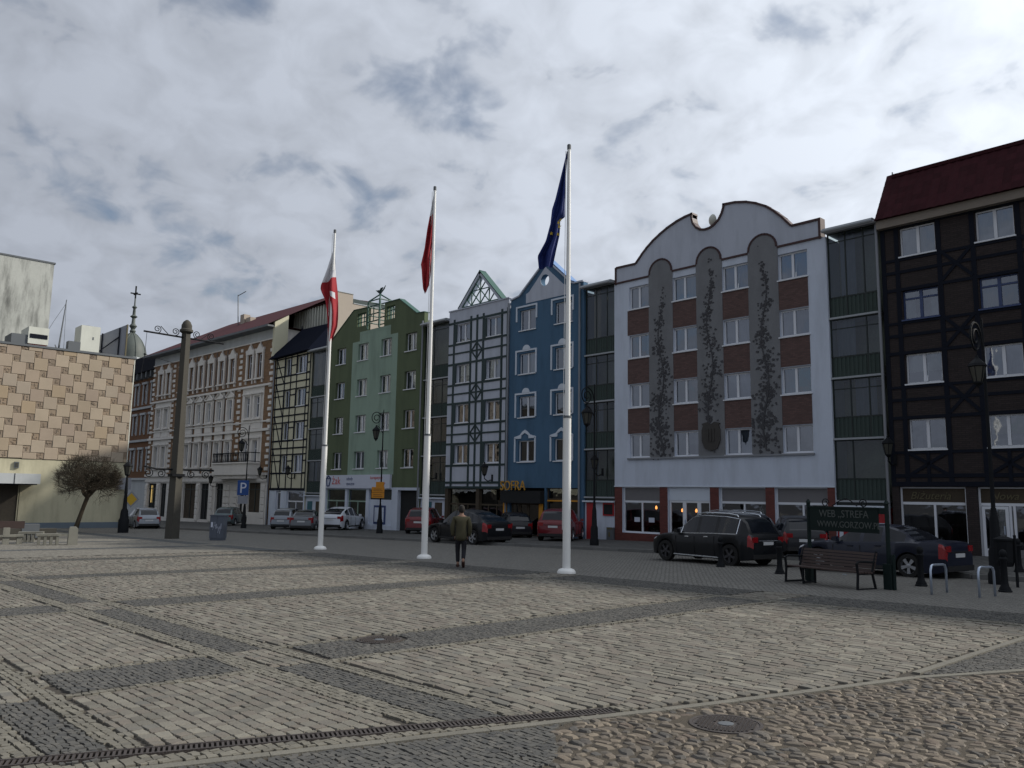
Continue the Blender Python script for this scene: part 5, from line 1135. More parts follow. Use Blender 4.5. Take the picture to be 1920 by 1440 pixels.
def curl_lamp(x,y,h,label,arm=(0,-1),s=1.0,zl=None):
    t=empty('street_lamp',at(x,y,.10 if y>24 else 0),math.atan2(arm[1],arm[0])); tag(t,label,'street lamp',group='tall black curled street lamps')
    mb=MB(); mb.lathe([(.20,0),(.20,.22),(.165,.30),(.16,.75),(.12,.85),(.095,1.5),(.07,1.6),(.06,1.75)],(0,0,0),10); build('base',mb,K['black'],t,smooth=40)
    mb=MB(); mb.lathe([(.05,1.7),(.04,h*.6),(.03,h),(.018,h+.12)],(0,0,0),8); build('post',mb,K['black'],t,smooth=40)
    mb=MB(); cx=.50; r=.42; pts=[(0,0,h-.95),(.03,0,h-.6)]
    for k in range(44):
        a=PI-k/43*4.3*PI*.9; rr=r*(1-k/43*.78); pts.append((cx+rr*math.cos(a),0,h-.45+rr*math.sin(a)))
    mb.tube(pts,.025,5); mb.tube([(.0,0,h-1.35),(.25,0,h-1.0),(.47,0,h-.88)],.02,5); build('curled_arm',mb,K['black'],t)
    add_lantern(t,(cx,0,h-.86),s*1.0)
    return t
L1=curl_lamp(-55.64,26.3,7.15,'curled street lamp with a blue parking sign, in front of the ochre tenement')
L2=curl_lamp(-41.88,28.42,7.35,'curled street lamp with orange sign plates, in front of the green house')
L3=curl_lamp(-23.76,27.22,6.9,'curled street lamp in front of the glazed bay beside the blue house')
L4=curl_lamp(-6.45,21.6,6.2,'curled street lamp at the right edge by the waste bin and the brown timber house',s=.8)
# parking sign
t=empty('parking_sign',at(-55.62,26.1,2.2+.1)); tag(t,'blue parking sign with a white letter P over a white plate on a lamp post','road sign')
t.rotation_euler=(0,0,R(38)); 
mb=MB(); mb.box(-.42,.42,-.03,0,.1,1.15); build('blue_plate',mb,mat('blue_sign_plate',(.015,.06,.22),.5,.03),t); textobj('letter','P',1.05,K['signw'],t,(-.26,-.035,.26),.004)
mb=MB(); mb.box(-.36,.40,-.03,0,-.5,.05); build('white_plate',mb,K['panelb'],t); mb=MB(); mb.box(-.03,.03,0,.12,-.5,1.15); build('clamp',mb,K['black'],t)
t=empty('orange_sign',at(-41.88,28.22,2.1+.1)); tag(t,'two stacked orange plates on the lamp post before the green house','sign'); t.rotation_euler=(0,0,R(38)); t.scale=(.72,.72,.62)
for k,(z0,z1) in enumerate([(0,.50),(.53,1.05)]): mb=MB(); mb.box(-.55,.55,-.03,0,z0,z1); p=build('plate',mb,K['orangesign'],t); mb=MB(); mb.box(-.4,.4,-.034,-.03,z0+.14,z0+.18); mb.box(-.4,.3,-.034,-.03,z0+.3,z0+.34); build('print_line',mb,K['int2'],p)
mb=MB(); mb.box(-.2,.5,-.03,0,1.05,1.55); build('plate',mb,K['orangesign'],t); mb=MB(); mb.box(-.03,.03,0,.16,0,1.5); build('clamp',mb,K['black'],t)
# short old lamp at the left
x,y=-51.75,16.95
t=empty('street_lamp',at(x,y)); tag(t,'short old black lamp post with a bulky base at the corner of the clad hall','street lamp')
mb=MB(); mb.lathe([(.30,0),(.30,.75),(.24,.85),(.20,1.3),(.12,1.45),(.09,2.2),(.08,2.35)],(0,0,0),10); build('base',mb,K['black'],t,smooth=40)
mb=MB(); mb.lathe([(.10,2.3),(.06,3.3)],(0,0,0),8); build('post',mb,K['black'],t)
ir,gl=lantern_mb(1.05); o=build('lantern',ir,K['black'],t,(0,0,4.3)); build('lamp_glass',gl,K['lampg'],o)
# wall lanterns
def wall_lantern(x,y,z,label,s=.9):
    t=empty('wall_lantern',(x,y,z)); tag(t,label,'wall lantern',group='black bracket lanterns on the facades')
    mb=MB(); mb.box(-.06,.06,-.02,.02,-.25,.15); mb.tube([(0,0,-.15),(0,-.35,-.25),(0,-.62,-.1),(0,-.62,0)],.03,5); build('bracket',mb,K['black'],t)
    ir,gl=lantern_mb(s); o=build('lantern',ir,K['black'],t,(0,-.62,.98*s)); build('lamp_glass',gl,K['lampg'],o)
wall_lantern(-36.9,32.98,2.75,'bracket lantern on the dark green timbered front beside the shop lettering')
wall_lantern(-28.2,32.95,3.0,'bracket lantern by the left edge of the white scrolled house'); wall_lantern(-13.2,32.95,3.3,'bracket lantern on the left edge of the brown timber house')
wall_lantern(-65.9,32.95,3.0,'bracket lantern between ochre tenement and cream timber house'); wall_lantern(-61.0,32.95,3.0,'bracket lantern below the windows of the cream timber house')
wall_lantern(-42.3,32.95,2.9,'bracket lantern on the glazed bay beside the green house'); wall_lantern(-74.3,32.3,2.3,'bracket lantern right of centre on the stucco ground floor of the tenement')
wall_lantern(-81.8,32.0,2.3,'bracket lantern on the tenement ground floor behind the concrete column')
# traffic signs at far left
t=empty('road_sign',at(-63.0,20.7)); tag(t,'yellow diamond road sign under a white plate on a thin pole','road sign'); t.rotation_euler=(0,0,R(55))
mb=MB(); mb.tube([(0,0,0),(0,0,3.6)],.05,6); build('pole',mb,K['acd'],t)
mb=MB(); mb.box(-.75,.25,-.08,-.05,2.75,3.6); build('white_plate',mb,K['panelb'],t); mb=MB(); mb.v=[(.35,-.08,1.5),(.85,-.08,2.05),(.35,-.08,2.6),(-.15,-.08,2.05)]; mb.f=[(0,1,2,3)]; mb.m=[0]
mb.prism([(.35,1.45),(.9,2.05),(.35,2.65),(-.2,2.05)],-.075,-.05); build('diamond_rim',mb,K['panelb'],t); mb=MB(); mb.prism([(.35,1.6),(.76,2.05),(.35,2.5),(-.06,2.05)],-.085,-.076); build('diamond_plate',mb,mat('yellow_sign',(.48,.30,.02),.5,.05),t)
# utility cabinet
t=empty('utility_cabinet',at(-38.75,17.05),R(38)); tag(t,'blue grey utility cabinet with scrawled graffiti behind the concrete column','cabinet')
cb=mat('blue_grey_cabinet',(.085,.098,.125),.8,.35,3,stain=.3)
mb=MB(); mb.box(-.36,.36,-.16,.16,.1,1.16); mb.box(-.34,.34,-.14,.14,0,.1); build('cabinet_body',mb,cb,t); mb=MB(); mb.box(-.38,.38,-.18,.18,1.16,1.20); build('lid',mb,cb,t)
mb=MB()
for k in range(5): a=k*1.3; mb.tube([(-.2+.09*k,-.165,.5+.2*math.sin(a)),(-.1+.08*k,-.165,.75+.12*math.cos(a)),(-.05+.07*k,-.165,.55)],.012,3)
mb.box(-.30,-.2,-.165,-.16,.62,.86); build('graffiti',mb,K['signw'],t); mb=MB(); mb.box(-.005,.005,-.163,-.16,.12,1.14); build('door_joint',mb,K['black'],t)
# ---------------- concrete seats on the left
def conc_bench(x,y,rz,Lb,label,endpost=True,sc=1.0):
    t=empty('concrete_bench',at(x,y),rz); tag(t,label,'bench',group='concrete benches on the left side of the square')
    mb=MB(); mb.box(0,Lb,-.22,.22,.36,.45); build('seat_slab',mb,K['conc'],t)
    n=4
    for k in range(n): xx=.06+(Lb-.5)*k/(n-1); mb=MB(); mb.box(xx,xx+.10,-.2,.2,0,.36); build('support',mb,K['conc'],t)
    if endpost: mb=MB(); mb.prism([(Lb-.02,0),(Lb+.34,0),(Lb+.32,.66),(Lb+.26,.72),(Lb+.04,.72),(Lb-.0,.64)],-.24,.24); build('end_block',mb,K['conc'],t)
conc_bench(-37.45,8.95,R(78),1.15,'concrete bench with a tall pale end block, nearest of the seats at the left')
conc_bench(-40.5,9.0,R(72),.95,'plain concrete bench slab behind the nearest concrete seat',False)
t=empty('planter_wall',at(-43.2,9.4),R(80)); tag(t,'low grey planter wall with a dark coping behind the concrete benches','planter')
mb=MB(); mb.box(-1.0,1.7,-.25,.25,0,.52); build('planter_body',mb,K['concp'],t); mb=MB(); mb.box(.3,1.0,-.27,.27,.10,.72); build('dark_panel',mb,K['acd'],t)
t=empty('park_bench',at(-39.0,8.0),R(80)); tag(t,'seat with a brown plank back and a white concrete end at the left edge','bench')
mb=MB(); mb.box(-1.2,.85,.18,.26,.62,.92); build('backrest',mb,K['woodb'],t); mb=MB(); mb.box(.1,.34,-.2,.24,0,.66); build('end_post',mb,K['conc'],t); mb=MB(); mb.box(-1.2,.85,-.25,.16,.30,.38); build('seat',mb,K['conc'],t); mb=MB(); mb.box(-1.0,-.8,-.2,.2,0,.30); mb2=MB(); mb2.box(.6,.8,-.2,.2,0,.30); build('support',mb,K['conc'],t); build('support',mb2,K['conc'],t)
# ---------------- slatted park bench and sign frame
bx,by=-8.75,17.95; ang=math.atan2(17.58-18.09,-7.68+9.65)
t=empty('park_bench',at(bx,by),ang); tag(t,'dark brown slatted park bench with black iron arm frames under the green sign','bench')
Lb=1.02
for k in range(6): o=link('back_slat',cube(K['woodb']),t,(0,.20+.022*k,.40+.068*k)); o.scale=(2*Lb,.022,.056); o.rotation_euler=(-R(14),0,0)
for k in range(5): o=link('seat_slat',cube(K['woodb']),t,(0,-.24+.09*k,.375-.004*k)); o.scale=(2*Lb,.07,.028)
for sx in (-.98,.98):
    mb=MB(); mb.tube([(sx,-.30,0),(sx,-.27,.35),(sx,-.30,.56),(sx,-.22,.60),(sx,.22,.58)],.028,6); mb.tube([(sx,.28,0),(sx,.18,.36),(sx,.34,.80)],.028,6); mb.tube([(sx,-.27,.345),(sx,.2,.345)],.025,5); mb.tube([(sx,-.30,.02),(sx,.28,.02)],.025,5); build('arm_frame',mb,K['black'],t)
for sx in (-.55,): mb=MB(); mb.tube([(sx,-.2,0),(sx,-.2,.35),(sx,.18,.35),(sx,.18,0)],.028,6); mb.tube([(sx,-.2,.03),(sx,.18,.03)],.025,5); build('leg_frame',mb,K['black'],t)
mb=MB(); mb.box(.62,.72,-.31,-.295,.30,.325); build('name_plate',mb,K['alu'],t)
t=empty('notice_frame',at(-8.45,18.35),ang); tag(t,'dark green sign frame over the bench, reading WEB STREFA with scrolled ironwork','sign')
for sx in (-1.12,1.0):
    mb=MB(); mb.tube([(sx,0,0),(sx,0,1.82)],.045,6); mb.box(sx-.09,sx+.09,-.09,.09,0,.55) ; mb.lathe([(.07,0),(.02,.08)],(sx,0,1.82),6); build('post',mb,K['ltgreenframe'],t)
mb=MB(); mb.tube([(1.11,0,0),(1.11,0,.75)],.04,6); build('post',mb,K['ltgreenframe'],t)
mb=MB(); mb.box(-1.06,.80,-.03,.0,1.18,1.74); mb.box(-1.08,.82,-.045,-.03,1.70,1.74); mb.box(-1.08,.82,-.045,-.03,1.18,1.21); bd_=build('board',mb,K['ltgreenframe'],t)
mb=MB(); mb.tube([(-1.12,0,1.72),(1.0,0,1.72)],.02,5); mb.box(.80,1.0,-.02,.02,1.60,1.72); build('top_rail',mb,K['ltgreenframe'],t)
textobj('lettering','WEB „STREFA',.235,K['letters'],bd_,(-.78,-.034,1.50),.004,sx=.94); textobj('lettering','WWW.GORZOW.PL',.205,K['letters'],bd_,(-.84,-.034,1.27),.004,sx=.90)
mb=MB()
for x0,s_ in ((-.62,1),(.42,-1)):
    pts=[]
    for k in range(30): a=k/29*2.6*PI; rr=.105*(1-k/29*.62); pts.append((x0+rr*math.cos(a)*s_,0,1.82+rr*math.sin(a)))
    mb.tube(pts,.012,5)
mb.tube([(-.42,0,1.76),(-.2,0,1.88),(.0,0,1.92)],.012,5); mb.tube([(.25,0,1.76),(.08,0,1.88),(-.1,0,1.94)],.012,5); mb.tube([(.45,0,1.72),(.25,0,1.84)],.012,5); build('scrollwork',mb,K['black'],t)
# ---------------- cycle stands
for (x,y,X2,Y2,lb) in [(-6.50,17.70,-6.46,18.42,'left galvanised cycle hoop beside the park bench'),(-5.66,17.82,-5.56,18.40,'right galvanised cycle hoop, nearest the picture edge')]:
    t=empty('cycle_stand',at(x,y)); tag(t,lb,'cycle stand',group='galvanised cycle stands')
    dx,dy=X2-x,Y2-y; h=.58
    mb=MB(); mb.tube([(0,0,-.05),(0,0,h-.1),(dx*.06,dy*.06,h-.02),(dx*.16,dy*.16,h),(dx*.84,dy*.84,h-.01),(dx*.94,dy*.94,h-.03),(dx,dy,h-.11),(dx,dy,-.05)],.024,8); build('hoop',mb,K['steel'],t,smooth=180)
# ---------------- bollards
bm=MB(); bm.lathe([(.115,0),(.115,.07),(.085,.12),(.07,.2),(.062,.62),(.085,.66),(.085,.69),(.055,.72),(.075,.77),(.078,.81),(.05,.86),(.01,.88)],(0,0,0),10); bme=bm.mesh('bollard_post',K['black'],smooth=35)
first=None
for (x,y,lb) in [(-13.64,21.23,'black bollard by the rear door of the black estate car'),(-11.2,20.22,'black bollard just behind the rear bumper of the black estate car'),(-7.39,19.55,'black bollard in front of the rear wheel of the dark blue saloon'),(-5.72,19.58,'black ball topped bollard under the waste bin'),(-6.91,24.9,'black bollard on the pavement by the brown house shop door'),(-5.2,24.3,'black bollard on the pavement at the right picture edge')]:
    t=empty('bollard',at(x,y,.10 if y>23 else 0)); tag(t,lb,'bollard',group='black iron bollards'); link('bollard_post',bme,t)
    rb=MB(); rb.lathe([(.125,.0),(.14,.02),(.125,.04)],(0,0,0),10); build('foot_ring',rb,K['black'],t)
t=empty('waste_bin',at(-6.1,21.0)); tag(t,'black cylindrical waste bin on a post at the right edge','bin')
mb=MB(); mb.lathe([(.16,.45),(.19,.55),(.20,1.0),(.21,1.02)],(0,0,0),12); build('bin_body',mb,K['black'],t); mb=MB(); mb.tube([(.22,0,0),(.22,0,1.15)],.035,6); build('post',mb,K['black'],t); mb=MB(); mb.lathe([(.215,1.02),(.215,1.06),(.05,1.12)],(0,0,0),12); build('rim',mb,K['black'],t)
# ---------------- pollarded tree
x,y=-53.84,14.87
t=empty('pollarded_tree',at(x,y)); tag(t,'bare pollarded tree with a round twiggy crown and a leaning trunk before the hall','tree')
lean=Vector((.15,.62,0))
mb=MB(); top=Vector((.14,.52,2.05)); mb.tube([(0,0,-.05),(.04,.15,.6),(.095,.345,1.4),tuple(top)],[.17,.13,.115,.12],10); build('trunk',mb,K['bark'],t,smooth=True)
rd=random.Random(5); cen=Vector((.2,.50,3.02)); RH,RV=1.95,1.68
def ell(): 
    while True:
        v=Vector((rd.gauss(0,1),rd.gauss(0,1),rd.gauss(0,1))).normalized()
        if v.z>-.42: return v
def curve(a,b,n,sag,wob):
    pts=[]
    for k in range(n+1):
        u=k/n; p=a.lerp(b,u)+Vector((0,0,sag*math.sin(PI*u)))+Vector((rd.gauss(0,wob),rd.gauss(0,wob),rd.gauss(0,wob)))*(0 if k in (0,n) else 1); pts.append(p)
    return pts
lm=MB(); tw=MB(); limbs=[]
for k in range(17):
    v=ell(); b=cen+Vector((v.x*RH*.48,v.y*RH*.48,v.z*RV*.50)); p=curve(top+Vector((0,0,-.05)),b,4,.10,.04); lm.tube(p,[.07,.055,.045,.038,.03],6); limbs.append((p,v))
subs=[]
for p,v in limbs:
    for k in range(8):
        a=p[rd.choice([2,3,4])]; w=(v*1.0+ell()*.75).normalized(); b=cen+Vector((w.x*RH*.80,w.y*RH*.80,w.z*RV*.82)); q=curve(a,b,3,.08,.04); lm.tube(q,[.030,.024,.018,.012],4,cap=False); subs.append((q,w))
for q,v in subs:
    for k in range(14):
        a=q[rd.choice([1,2,3,3])]; w=(v+ell()*.45).normalized(); e=rd.uniform(.93,1.0); b=cen+Vector((w.x*RH*e,w.y*RH*e,w.z*RV*e)); r_=curve(a,b,3,.05,.035); tw.tube(r_,[.010,.008,.006,.003],3,cap=False)
        if rd.random()<.6:
            c=r_[2]; b2=c+(w+ell()*.8).normalized()*rd.uniform(.2,.4); tw.tube([c,b2],[.007,.003],3,cap=False)
build('limbs',lm,K['bark'],t); o=build('twigs',tw,K['twig'],t); o['kind']='stuff'

# ================================================================ CARS
def lerp(pts,x):
    if x<=pts[0][0]: return pts[0][1]
    for (a,u),(b,v) in zip(pts,pts[1:]):
        if x<=b: 
            f=(x-a)/(b-a) if b>a else 0; f=f*f*(3-2*f)*.5+f*.5; return u+(v-u)*f
    return pts[-1][1]
TYPES={
 'suv':dict(L=4.75,W=1.93,H=1.73,belt=[(0,.50),(.015,.60),(.05,.635),(.3,.625),(.62,.60),(.72,.595),(.86,.55),(.95,.48),(1,.36)],roof=[(.035,.66),(.075,.86),(.13,.955),(.25,.99),(.45,1.0),(.56,.965),(.72,.61)],g=(.035,.72),pil=[(.03,.115),(.30,.33),(.475,.505)],rw=(.035,.11),ws=(.575,.72),wx=(.19,.815),R=.37,cl=.22),
 'suvc':dict(L=4.88,W=1.98,H=1.69,belt=[(0,.50),(.012,.62),(.05,.665),(.3,.64),(.62,.60),(.72,.59),(.86,.545),(.95,.47),(1,.35)],roof=[(.05,.69),(.16,.83),(.30,.955),(.45,1.0),(.56,.97),(.72,.61)],g=(.06,.72),pil=[(.05,.16),(.30,.33),(.49,.515)],rw=(.05,.26),ws=(.575,.72),wx=(.19,.81),R=.38,cl=.22),
 'sedan':dict(L=4.82,W=1.82,H=1.45,belt=[(0,.50),(.01,.66),(.06,.70),(.2,.695),(.62,.635),(.72,.63),(.86,.58),(.95,.50),(1,.38)],roof=[(.17,.705),(.27,.90),(.36,.985),(.47,1.0),(.55,.97),(.71,.65)],g=(.17,.71),pil=[(.17,.235),(.36,.385),(.50,.525)],rw=(.17,.33),ws=(.565,.71),wx=(.215,.81),R=.335,cl=.17),
 'hatch':dict(L=4.2,W=1.72,H=1.50,belt=[(0,.45),(.015,.60),(.05,.64),(.3,.63),(.62,.60),(.74,.60),(.87,.54),(.95,.46),(1,.36)],roof=[(.03,.66),(.09,.86),(.16,.96),(.3,.99),(.45,1.0),(.56,.96),(.76,.62)],g=(.03,.76),pil=[(.03,.13),(.30,.33),(.49,.515)],rw=(.03,.13),ws=(.58,.76),wx=(.17,.80),R=.31,cl=.17),
}
GLS=mat('dark_car_glass',(.008,.010,.014),.08,.0,spec=.45); TYR=mat('black_tyre',(.012,.012,.012),.9,.1); RIM=mat('alloy_rim',(.33,.34,.36),.3,.05,metal=.8); RIMD=mat('dark_rim',(.05,.05,.055),.35,.05,metal=.6)
TRIM=mat('black_plastic_trim',(.014,.014,.015),.6,.1); TAIL=mat('red_tail_lens',(.22,.006,.009),.2,.05,spec=.5); TAILW=mat('clear_lens',(.55,.55,.58),.15,.05,spec=.7); CHR=mat('chrome_strip',(.65,.68,.72),.2,.02,metal=.8); PLATE=mat('white_number_plate',(.50,.51,.52),.5,.05)
def paint(name,c,metal=.25,coat=.5): return mat(name,c,.38,.02,spec=.3,coat=coat,metal=metal)
def car(name,typ,x,y,hd,body,label,sc=.92,cat='car',rim=None,chrome=False,rails=False,dz=0,tail=True):
    T=TYPES[typ]; Lc,Wc,Hc=T['L'],T['W'],T['H']; z=gz(x,y)+dz
    t=empty(name,(x,y,z),R(hd)); tag(t,label,cat,group='cars parked along the house fronts'); t.scale=(sc,sc,sc)
    wx=[w*Lc for w in T['wx']]; Rw=T['R']; Ra=Rw*1.16
    xs={0,.006,.02,.04,.97,.985,.995,1.0}|{i/26 for i in range(27)}|set(T['rw'])|set(T['ws'])|set(T['g'])
    for a,b in T['pil']: xs|={a,b}
    for w in wx:
        for k in range(-6,7): xs.add((w+Ra*math.sin(k/6*PI/2))/Lc)
    xs=sorted(xs); xs=[v for i,v in enumerate(xs) if i==0 or v-xs[i-1]>.0035]
    wid=[(0,.80),(.012,.88),(.05,.955),(.14,1.0),(.82,1.0),(.92,.94),(.97,.84),(1,.66)]
    rings=[]
    for f in xs:
        X=f*Lc-Lc/2; w=Wc/2*lerp(wid,f); b=lerp(T['belt'],f)*Hc; g0,g1=T['g']
        if g0<=f<=g1: r=max(lerp(T['roof'],f)*Hc,b+.015)
        else: r=b+.03
        up=min(1,max(0,(r-b-.03)/(Hc*.30)))
        cl=T['cl']+.10*max(0,1-f/.05)+.06*max(0,(f-.94)/.06); zs=cl
        for wv in wx:
            d=abs(f*Lc-wv)
            if d<Ra: zs=max(zs,Rw+math.sqrt(Ra*Ra-d*d)*.99)
        tum=.86-.16*up
        z4=zs+(b-zs)*.55
        rings.append([(X,0,cl),(X,w*.60,cl),(X,w*.60,zs),(X,w*.965,zs),(X,w,max(zs+.03,min(z4,.40*Hc) if zs<.3*Hc else z4)),(X,w*.985,b-.10*(b-zs)),(X,w*.93,b),(X,w*(tum*1.0),r-.055*max(.25,up)),(X,w*tum*.84,r),(X,0,r+.018)])
    n=len(rings[0]); 
    def face_kind(i,k):
        f=(xs[i]+xs[i+1])/2; g0,g1=T['g']; 
        if k==6 and g0<f<g1:
            hh=rings[i][7][2]-rings[i][6][2]; h2=rings[i+1][7][2]-rings[i+1][6][2]
            if (hh+h2)/2<.06*Hc: return 'body'
            if any(a<f<b for a,b in T['pil']): return 'body'
            return 'side_window'
        if k in (8,) and T['rw'][0]<f<T['rw'][1]: return 'rear_window'
        if k in (8,) and T['ws'][0]<f<T['ws'][1]: return 'windscreen'
        if k in (4,5) and f<.045 : return 'tail_lamp'
        if k in (5,) and .93<f<.985: return 'headlamp'
        return 'body'
    parts={}
    def add(nm,pts):
        parts.setdefault(nm,MB()).face(pts)
    V=[];idx=[]
    bodyv=MB(); 
    for s in (1,-1):
        for r in rings: idx.append(len(bodyv.v)); bodyv.v+=[(a,b*s,c) for a,b,c in r]
    m=len(rings)
    for sI,s in enumerate((1,-1)):
        for i in range(m-1):
            A=idx[sI*m+i]; Bq=idx[sI*m+i+1]
            for k in range(n-1):
                q=(A+k,A+k+1,Bq+k+1,Bq+k); q=q if s<0 else tuple(reversed(q)); kd=face_kind(i,k)
                if kd=='body': bodyv.f.append(q); bodyv.m.append(1 if k<3 else 0)
                else: add(kd+('L' if s>0 else 'R'),[bodyv.v[j] for j in q])
        # caps
    for i,fl in ((0,0),(m-1,1)):
        ring=[idx[i]+k for k in range(n)]+[idx[m+i]+k for k in range(n-2,0,-1)]
        bodyv.f.append(tuple(ring) if fl==0 else tuple(reversed(ring))); bodyv.m.append(0)
    bo=build('car_body',bodyv,[body,TRIM],t,smooth=38)
    bo.data.validate()
    def merge(keys,nm,mt):
        b=MB()
        for k in keys:
            if k in parts:
                o=parts[k]; base=len(b.v); b.v+=o.v; b.f+=[tuple(j+base for j in q) for q in o.f]; b.m+=o.m
        if b.f: build(nm,b,mt,t,smooth=50)
    merge(['side_windowL'],'side_window',GLS); merge(['side_windowR'],'side_window',GLS); merge(['rear_windowL','rear_windowR'],'rear_window',GLS); merge(['windscreenL','windscreenR'],'windscreen',GLS)
    tl=TAIL if tail else body
    merge(['tail_lampL'],'tail_lamp',tl); merge(['tail_lampR'],'tail_lamp',tl); merge(['headlampL'],'headlamp',TAILW); merge(['headlampR'],'headlamp',TAILW)
    rk=rim or RIM
    for wv in wx:
        for s in (1,-1):
            yo=Wc/2*.985*s; X=wv-Lc/2; c=(X,yo-.11*s,Rw)
            mb=MB(); pf=[(Rw*.66,-.10),(Rw*.97,-.10),(Rw,-.06),(Rw,.06),(Rw*.97,.10),(Rw*.66,.10)]
            mb.lathe(pf,(0,0,0),22,ring=True); ty=build('wheel',mb,TYR,t,(c[0],c[1],c[2])); ty.rotation_euler=(-PI/2*s,0,0)
            mb=MB(); mb.lathe([(Rw*.66,-.09),(Rw*.70,.085),(Rw*.66,.095),(Rw*.60,.05),(Rw*.60,-.05)],(0,0,0),22,ring=True); mb.lathe([(.06,.0),(.06,.085),(.03,.09)],(0,0,0),8)
            for k in range(5):
                a=2*PI*k/5+.3; ca,sa=math.cos(a),math.sin(a); w0,w1=.035,.05; 
                P=[(.04*ca-w0*-sa,.04*sa-w0*ca),(.04*ca+w0*-sa,.04*sa+w0*ca),(Rw*.64*ca+w1*-sa,Rw*.64*sa+w1*ca),(Rw*.64*ca-w1*-sa,Rw*.64*sa-w1*ca)]
                i=len(mb.v); mb.v+=[(p[0],p[1],.085) for p in P]+[(p[0],p[1],.04) for p in P]
                for q in ((0,1,2,3),(7,6,5,4),(0,4,5,1),(1,5,6,2),(2,6,7,3),(3,7,4,0)): mb.f.append(tuple(i+j for j in q)); mb.m.append(0)
            build('rim',mb,rk,ty); mb=MB(); mb.lathe([(Rw*.64,-.02),(Rw*.64,.01)],(0,0,0),16); build('brake_disc',mb,TRIM,ty)
    hb=lerp(T['belt'],0)*Hc
    mb=MB(); mb.box(-Lc/2-.012,-Lc/2,-.26,.26,hb*.93-.06,hb*.93+.05); build('number_plate',mb,PLATE,t)
    mb=MB(); mb.box(-Lc/2-.03,-Lc/2+.25,-Wc*.40,Wc*.40,T['cl']+.07,T['cl']+.22); build('bumper_trim',mb,TRIM,t)
    mb=MB(); mb.box(-Lc/2-.01,-Lc/2,-.5,.5,hb*.93+.075,hb*.93+.10); build('tailgate_strip',mb,CHR if chrome else TRIM,t)
    for s in (1,-1):
        mb=MB(); zt=lerp(T['belt'],.02)*Hc; mb.box(-Lc/2-.008,-Lc/2+.02,s*Wc*.28 if s>0 else s*Wc*.41,s*Wc*.41 if s>0 else s*Wc*.28,zt*.80,zt*.97) ; build('tail_lamp_inner',mb,tl,t)
        f=.66; X=f*Lc-Lc/2; zb=lerp(T['belt'],f)*Hc; mb=MB(); mb.prism([(X-.02,zb+.0),(X+.16,zb+.01),(X+.14,zb+.13),(X,zb+.15)],min(s*Wc*.485,s*Wc*.57),max(s*Wc*.485,s*Wc*.57)); build('mirror',mb,body,t)
        for f in (.40,.585): X=f*Lc-Lc/2; zb=lerp(T['belt'],f)*Hc; mb=MB(); mb.box(X-.10,X+.08,min(s*Wc*.490,s*Wc*.512),max(s*Wc*.490,s*Wc*.512),zb-.13,zb-.10); build('door_handle',mb,CHR if chrome else body,t)
        for f in (.325,.515,.70): 
            X=f*Lc-Lc/2; zb=lerp(T['belt'],f)*Hc; mb=MB(); mb.box(X-.004,X+.004,min(s*Wc*.492,s*Wc*.503),max(s*Wc*.492,s*Wc*.503),T['cl']+.12,zb-.10); build('door_gap',mb,TRIM,t)
        mb=MB(); x0=wx[0]+Ra-Lc/2+.03; x1=wx[1]-Ra-Lc/2-.03; mb.box(x0,x1,min(s*Wc*.492,s*Wc*.508),max(s*Wc*.492,s*Wc*.508),T['cl']+.04,T['cl']+(.075 if chrome else .12)); build('sill_strip',mb,CHR if chrome else TRIM,t)
        if chrome:
            pts=[]; pt2=[]
            for i,f in enumerate(xs):
                if .125<f<.66:
                    pts.append(tuple(Vector(rings[i][6])*1)); pt2.append(tuple(rings[i][7]))
            P=[(a,b*s*1.01,c) for a,b,c in pts]; Q=[(a,b*s*1.01,c) for a,b,c in pt2]
            mb=MB(); mb.tube(P+list(reversed(Q))+[P[0]],.014,4); build('window_chrome',mb,CHR,t)
        if rails:
            pts=[(rings[i][8][0],rings[i][8][1]*s*1.03,rings[i][8][2]+.05) for i,f in enumerate(xs) if .16<f<.56]
            mb=MB(); mb.tube([(pts[0][0]-.05,pts[0][1],pts[0][2]-.07)]+pts+[(pts[-1][0]+.06,pts[-1][1],pts[-1][2]-.08)],.02,5); build('roof_rail',mb,CHR,t)
    return t
blk=paint('black_car_paint',(.003,.004,.006),0,.10); nav=paint('dark_blue_car_paint',(.006,.009,.022),.05,.2); wht=paint('white_car_paint',(.52,.55,.60),0); red=paint('dark_red_car_paint',(.12,.006,.011),.1,.4); sil=paint('silver_car_paint',(.20,.22,.25),.5); grn=paint('grey_green_car_paint',(.10,.135,.14),.5); gry=paint('mid_grey_car_paint',(.13,.14,.155),.5); drk=paint('charcoal_car_paint',(.010,.011,.015),.1,.2)
car('parked_car','suv',-14.95,22.9,172,blk,'large black estate car with chrome window line and roof rails, by the white house',sc=.885,rim=RIMD,chrome=True,rails=True)
car('parked_car','sedan',-9.75,22.95,173,nav,'dark blue saloon with silver five spoke wheels behind the slatted park bench',sc=.90)
car('parked_car','suvc',-30.1,25.4,180,blk,'black coupe style off roader behind the walking man',sc=.93)
car('parked_car','suvc',-50.2,31.0,126,wht,'white coupe style off roader behind the furthest flagpole',sc=.92,dz=.10)
car('parked_car','suv',-41.0,31.2,130,red,'dark red hatch backed car seen from behind in front of the green house',sc=.90,dz=.10)
car('parked_car','suv',-28.9,30.6,122,red,'red off roader seen from behind near the blue house shop',sc=.90,dz=.10)
car('parked_car','hatch',-53.3,28.6,134,sil,'silver hatchback at the left end of the row by the parking sign',sc=.95,dz=.10)
car('parked_car','sedan',-50.3,28.3,140,gry,'mid grey saloon tucked between the silver hatchback and the white car',sc=.92,dz=.10)
car('parked_car','hatch',-61.9,21.6,172,sil,'silver hatchback left of the concrete column',sc=.98)
car('parked_car','hatch',-64.8,29.5,138,grn,'grey green hatchback right of the concrete column',sc=.98,dz=.10)
